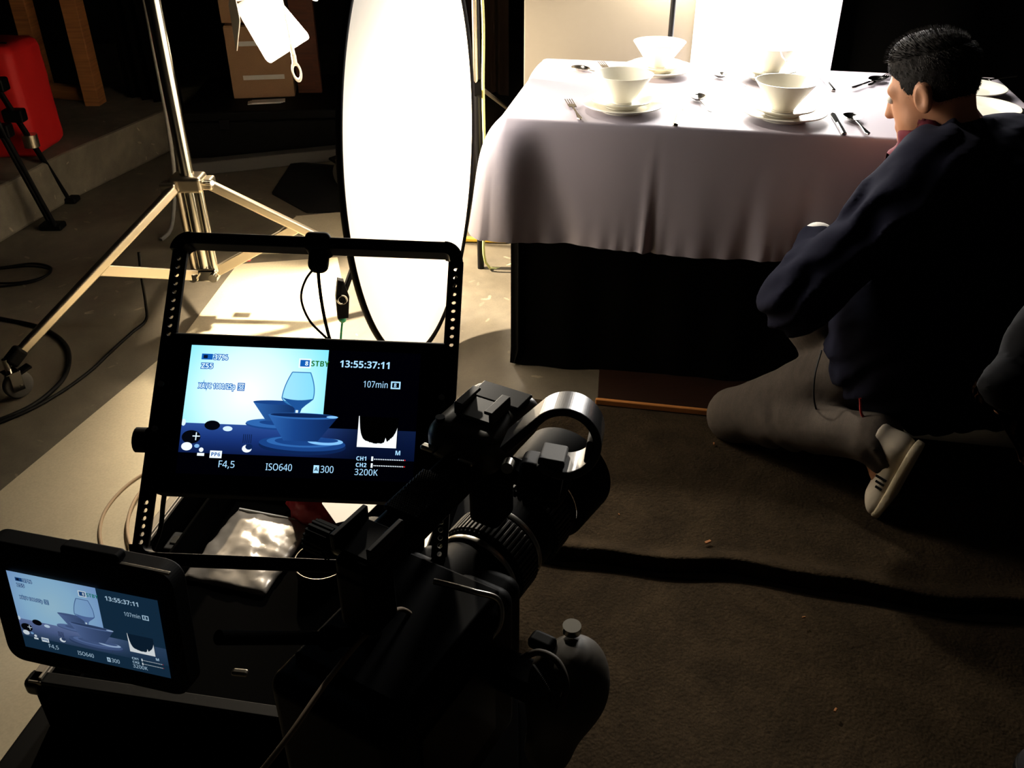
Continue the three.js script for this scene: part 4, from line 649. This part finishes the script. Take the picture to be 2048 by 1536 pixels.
const hairGeo = sdf([-.115, -.1, -.14], [.115, .165, .125], .0038, (x, y, z) => { let d = ell(x, y, z, [0, .037, -.013], [.0815, .104, .1035]); d = smin(d, ell(x, y, z, [0, .10, .03], [.055, .035, .05]), .03); d += .0028 * fbm(x * 160, y * 90, z * 160, 2) + .003; return smax(d, hairLine(z) - y, .004); });
const strandGeo = (() => { // short cropped hair: thin spikes on the cap
  const p = hairGeo.attributes.position, n = hairGeo.attributes.normal, pos = []; 
  for (let k = 0; k < 9000; k++) { const i = Math.floor(rnd() * p.count), a = V(p.getX(i), p.getY(i), p.getZ(i)), m = V(n.getX(i), n.getY(i), n.getZ(i)); if (a.y - hairLine(a.z) < .004) continue;
    const up = a.y > .06 ? 1 : .45, d = m.clone().multiplyScalar(.55).add(V(rr(-.3, .3), a.y > .09 ? .15 : -.55, a.y > .09 ? .35 : -.25)).normalize().multiplyScalar(rr(.007, .013) * up), t = m.clone().cross(d).normalize().multiplyScalar(.0007), b = m.clone().multiplyScalar(-.001).add(a), e = a.clone().add(d), q = t.clone().cross(d).normalize().multiplyScalar(.0007);
    const A = b.clone().add(t), B = b.clone().sub(t), C = b.clone().add(q); for (const v of [A, B, e, B, C, e, C, A, e]) pos.push(v.x, v.y, v.z); }
  const g = new THREE.BufferGeometry(); g.setAttribute('position', new THREE.Float32BufferAttribute(pos, 3)); g.computeVertexNormals(); return g; })();
const handField = (curl) => { const F = [[-.030, .062, .0075], [-.011, .076, .0085], [.010, .080, .0088], [.030, .072, .0085]];
  return (x, y, z) => { let d = smin(cap(x, y, z, [-.026, 0, .02], [-.028, 0, .082], .014, .012), cap(x, y, z, [.024, 0, .02], [.028, 0, .084], .015, .012), .03); d = smin(d, cap(x, y, z, [0, 0, -.03], [0, 0, .08], .024, .014), .03);
    for (const [fx, l, r] of F) { let a = .15, p = [fx, 0, .088]; for (let k = 0; k < 3; k++) { const s = l * [.45, .32, .25][k]; a += curl * (k ? 1 : .6); const q = [p[0] + fx * .08, p[1] - Math.sin(a) * s, p[2] + Math.cos(a) * s]; d = smin(d, cap(x, y, z, p, q, r * (1 - k * .08), r * (.95 - k * .1)), .005); p = q; } }
    d = smin(d, cap(x, y, z, [.022, -.004, .012], [.050, -.014, .044], .014, .011), .012); d = smin(d, cap(x, y, z, [.050, -.014, .044], [.056, -.024, .078], .0105, .0085), .005); return d; }; };
const handGeo = sdf([-.06, -.10, -.06], [.085, .035, .18], .0035, handField(.55));
const basis = (o, z, y) => { const Z = V(...z).normalize(), X = V(...y).cross(Z).normalize(), Y = Z.clone().cross(X); return new THREE.Matrix4().makeBasis(X, Y, Z).setPosition(...o); };
function shoe(parent, m, mat = M.shoe, soleMat = M.sole) { // local: z to the toe, y up, zero under the heel
  const up = sdf([-.06, -.02, -.05], [.06, .14, .30], .0055, (x, y, z) => { let d = cap(x, y, z, [0, .045, .02], [0, .034, .20], .038, .040); d = smin(d, cap(x, y, z, [0, .07, .03], [0, .11, .02], .038, .04), .03); d = smin(d, ell(x, y, z, [.004, .03, .215], [.046, .034, .055]), .02); d = smax(d, y - .118, .008); return smax(d, .014 - y, .006); }).applyMatrix4(m);
  const so = sdf([-.07, -.03, -.06], [.07, .05, .31], .0055, (x, y, z) => { const e = Math.min(smin(cap(x, 0, z, [0, 0, .02], [0, 0, .19], .042, .046), ell(x, 0, z, [.004, 0, .215], [.049, 1, .058]), .02)); return smax(e, Math.abs(y - .011 - (z > .2 ? (z - .2) * .10 : 0)) - .011, .005); }).applyMatrix4(m);
  const s = new THREE.Group(); s.name = 'shoe'; parent.add(s); mesh('upper', up, mat, s); mesh('sole', so, soleMat, s);
  for (let k = 0; k < 3; k++) mesh('stripe', bx(.003, .032 - k * .006, .008, .0425 - k * .0006, .048 - k * .003, .115 + k * .018, .001).applyMatrix4(m), M.ink, s);
  for (let k = 0; k < 4; k++) mesh('lace', cable([[-.028, .066 - k * .004, .10 + k * .02], [0, .078 - k * .005, .105 + k * .02], [.028, .066 - k * .004, .10 + k * .02]], .003, 12).applyMatrix4(m), M.shoe, s);
}
const chain = (list, k) => (x, y, z) => { let d = 1e9; for (const [a, b, ra, rb] of list) d = smin(d, cap(x, y, z, a, b, ra, rb), k); return d; };
{ // the kneeling man
  const g = thing('person', 'dark-haired person in a navy jacket kneeling at the table, seen from behind', 'person', [0, 0, 0]);
  const hipL = [.915, .33, -1.85], hipR = [1.02, .34, -2.03], kneeL = [.585, .082, -1.955], ankL = [.838, .20, -1.685], kneeR = [.765, .35, -2.0], ankR = [.87, .10, -1.95];
  const pel = [.97, .35, -1.94], ches = [1.01, .66, -1.93], neck = [.975, .80, -1.965], shL = [.905, .765, -1.865], shR = [1.11, .755, -1.985], elL = [.640, .50, -1.805], wrL = [.725, .565, -1.985], elR = [1.02, .52, -2.01], wrR = [.86, .525, -2.03];
  const face = V(-.72, -.42, -.66), hm = basis([.918, .900, -2.005], face.toArray(), [0, 1, 0]).scale(V(.93, .93, .93));
  const hl = basis(wrL, [.06, -.03, -.10], [-.2, 1, -.1]), hr = basis(wrR, [-.10, -.02, .04], [-.1, 1, .1]);
  const bodyF = chain([[pel, ches, .125, .13], [ches, neck, .12, .058], [neck, [.93, .87, -2.0], .056, .056], [shL, shR, .06, .06], [shL, elL, .050, .042], [elL, wrL, .042, .027], [shR, elR, .05, .042], [elR, wrR, .042, .027], [hipL, hipR, .11, .11], [hipL, kneeL, .082, .056], [kneeL, ankL, .054, .04], [hipR, kneeR, .082, .056], [kneeR, ankR, .054, .04], [ankR, [.81, .04, -2.09], .036, .03], [ankL, [.862, .11, -1.655], .034, .03]], .05);
  mesh('body', merge([sdf([.44, 0, -2.36], [1.35, .96, -1.5], .014, bodyF), headGeo.clone().applyMatrix4(hm), handGeo.clone().applyMatrix4(hl), handGeo.clone().scale(-1, 1, 1).applyMatrix4(hr)]), M.skin, g);
  const cap1 = mesh('hair', hairGeo.clone().applyMatrix4(hm), M.hair, g); mesh('hair_strands', strandGeo.clone().applyMatrix4(hm), M.hair, cap1).userData.kind = 'stuff';
  for (const s of [-1, 1]) mesh('eye', new THREE.SphereGeometry(.0115, 14, 10).translate(s * .032, .008, .081).applyMatrix4(hm), M.eyeWhite, g);
  const fold = (x, y, z) => .0085 * Math.sin(105 * (x * .8 - y * .7 + z * .4) + 5 * fbm(x * 8, y * 8, z * 8, 2)) * cl(.5 + 1.6 * fbm(x * 5, y * 5, z * 5 + 3, 2)) + .006 * fbm(x * 14, y * 14, z * 14, 3);
  const jk = chain([[[.965, .40, -1.93], [1.02, .66, -1.925], .182, .168], [[1.10, .55, -1.88], [1.13, .66, -1.90], .15, .14], [[1.02, .68, -1.925], [.985, .77, -1.965], .145, .088], [shL, shR, .085, .085], [shL, [.84, .69, -1.85], .085, .082], [[.84, .69, -1.85], elL, .082, .072], [elL, [.715, .558, -1.965], .072, .046], [shR, elR, .085, .072], [elR, wrR, .07, .045], [[.91, .35, -1.83], [.99, .36, -1.93], .165, .18], [[1.0, .30, -1.85], [1.14, .30, -1.84], .17, .15]], .055);
  mesh('jacket', sdf([.48, .16, -2.3], [1.42, .9, -1.5], .0085, (x, y, z) => { let d = jk(x, y, z) + fold(x, y, z); d = smax(d, .205 - .15 * cl((x - .90) / .12) - y, .012); d = smax(d, -cap(x, y, z, [.99, .78, -1.985], [.93, .90, -2.0], .064, .066), .012); return d; }), M.navy, g);
  const jn = chain([[hipL, hipR, .13, .14], [hipL, [.75, .195, -1.90], .105, .082], [[.75, .195, -1.90], kneeL, .082, .068], [kneeL, ankL, .068, .055], [ankL, [.858, .165, -1.662], .054, .046], [hipR, kneeR, .115, .082], [kneeR, [.865, .14, -1.955], .08, .06]], .022);
  const jf = (x, y, z) => .006 * Math.sin(90 * (x * .5 + y + z * .6) + 4 * fbm(x * 9, y * 9, z * 9, 2)) * cl(.3 + 2 * fbm(x * 6, y * 6 + 4, z * 6, 2)) + .003 * fbm(x * 20, y * 20, z * 20, 2);
  const jeans = sdf([.42, .0, -2.28], [1.24, .58, -1.54], .010, (x, y, z) => Math.max(jn(x, y, z) + jf(x, y, z), .006 - y)); mesh('jeans', worldUVsoft(jeans, 14), M.denim, g);
  mesh('pocket_seam', cable([[.735, .335, -1.855], [.71, .30, -1.80], [.712, .25, -1.785], [.73, .20, -1.79]], .0022), M.ink, g); mesh('rivet', new THREE.SphereGeometry(.005, 10, 8).translate(.735, .205, -1.787), M.silver, g);
  mesh('scarf', sdf([.84, .68, -2.12], [1.08, .90, -1.86], .007, (x, y, z) => { const d = smin(cap(x, y, z, [.99, .79, -1.985], [.945, .845, -1.998], .077, .072), cap(x, y, z, [.915, .80, -1.985], [.862, .70, -1.99], .045, .04), .04) + .004 * Math.sin(y * 120 + x * 60); return smax(d, -cap(x, y, z, [.99, .74, -1.985], [.92, .89, -2.0], .060, .060), .006); }), M.burgundy, g);
  const wm = new THREE.TorusGeometry(.0335, .0075, 10, 30).scale(1, 1, 1.6); wm.applyMatrix4(basis([.728, .564, -1.992], [.11, .06, -.185], [0, 1, 0])); mesh('cuff', wm, M.white, g);
  mesh('lining_edge', cable([[.79, .29, -1.715], [.80, .25, -1.705], [.825, .235, -1.70]], .003), M.redTrim, g);
  shoe(g, basis([.90, .222, -1.605], [-.10, -1, -.16], [-.72, .12, -.66]).scale(V(.82, .82, .82)));
  shoe(g, basis([.875, .02, -1.93], [-.30, 0, -.95], [0, 1, 0]).scale(V(.86, 1, .86)));
}
function worldUVsoft(gm, s) { const p = gm.attributes.position, uv = new Float32Array(p.count * 2); for (let i = 0; i < p.count; i++) { uv[i * 2] = (p.getX(i) + p.getZ(i) * .6) * s; uv[i * 2 + 1] = (p.getY(i) + p.getZ(i) * .5) * s; } gm.setAttribute('uv', new THREE.BufferAttribute(uv, 2)); return gm; }
{ // a second person at the right edge; only a sleeve and hand reach into view
  const g = thing('person', 'person in a dark jacket at the right edge, only a sleeve in view', 'person', [0, 0, 0]);
  const sL = [.86, 1.32, -.84], eL = [.735, 1.05, -.97], wL = [.600, .815, -.905], sR = [1.16, 1.32, -.72], eR = [1.24, 1.05, -.70], wR = [1.22, .82, -.80], pe = [.99, .92, -.74], ch = [.98, 1.22, -.78], nk = [.98, 1.42, -.79];
  const feet = [[.92, 0], [1.06, .02]].map(([x, o]) => [x, .09, -.76 + o]);
  const bf = chain([[pe, ch, .12, .13], [ch, nk, .11, .056], [sL, sR, .06, .06], [sL, eL, .05, .041], [eL, wL, .041, .027], [sR, eR, .05, .041], [eR, wR, .041, .027], [[.91, .88, -.75], [.92, .50, -.77], .085, .058], [[.92, .50, -.77], feet[0], .056, .038], [[1.07, .88, -.73], [1.06, .50, -.75], .085, .058], [[1.06, .50, -.75], feet[1], .056, .038], [feet[0], [.90, .04, -.86], .035, .03], [feet[1], [1.06, .04, -.84], .035, .03]], .045);
  const hm = basis([.975, 1.535, -.80], [-.35, -.25, -1], [0, 1, 0]);
  mesh('body', merge([sdf([.48, .0, -1.1], [1.38, 1.46, -.5], .015, bf), headGeo.clone().applyMatrix4(hm), handGeo.clone().scale(-1, 1, 1).applyMatrix4(basis([.604, .815, -.90], [.6, -.15, .55], [-.5, .8, .4])), handGeo.clone().applyMatrix4(basis(wR, [0, -1, -.3], [1, 0, 0]))]), M.skin, g);
  mesh('hair', hairGeo.clone().applyMatrix4(hm), M.hair, g);
  const jf = chain([[[.99, .92, -.74], ch, .17, .165], [ch, [.98, 1.38, -.785], .14, .085], [sL, sR, .085, .085], [sL, eL, .082, .068], [eL, [.606, .832, -.908], .062, .044], [sR, eR, .082, .066], [eR, [1.222, .84, -.79], .066, .048]], .05);
  mesh('jacket', sdf([.46, .76, -1.16], [1.44, 1.5, -.46], .011, (x, y, z) => smax(jf(x, y, z) + .005 * Math.sin(55 * (y + x * .5 - z * .4) + 4 * fbm(x * 8, y * 8, z * 8, 2)) * cl(.5 + 2 * fbm(x * 6, y * 6, z * 6, 2)), .805 - y + 0 * x, .01)), M.charcoal, g);
  mesh('trousers', sdf([.72, .05, -1.0], [1.26, 1.0, -.52], .013, chain([[[.92, .88, -.745], [1.06, .88, -.735], .115, .115], [[.91, .86, -.75], [.92, .50, -.77], .10, .078], [[.92, .50, -.77], [.92, .12, -.76], .078, .07], [[1.07, .86, -.73], [1.06, .50, -.75], .10, .078], [[1.06, .50, -.75], [1.06, .12, -.74], .078, .07]], .04)), M.darkDenim, g);
  for (const f of feet) shoe(g, basis([f[0], .024, f[2] + .05], [-.1, 0, -1], [0, 1, 0]), M.darkDenim, M.rubber);
}
renderer.render(scene, camera);
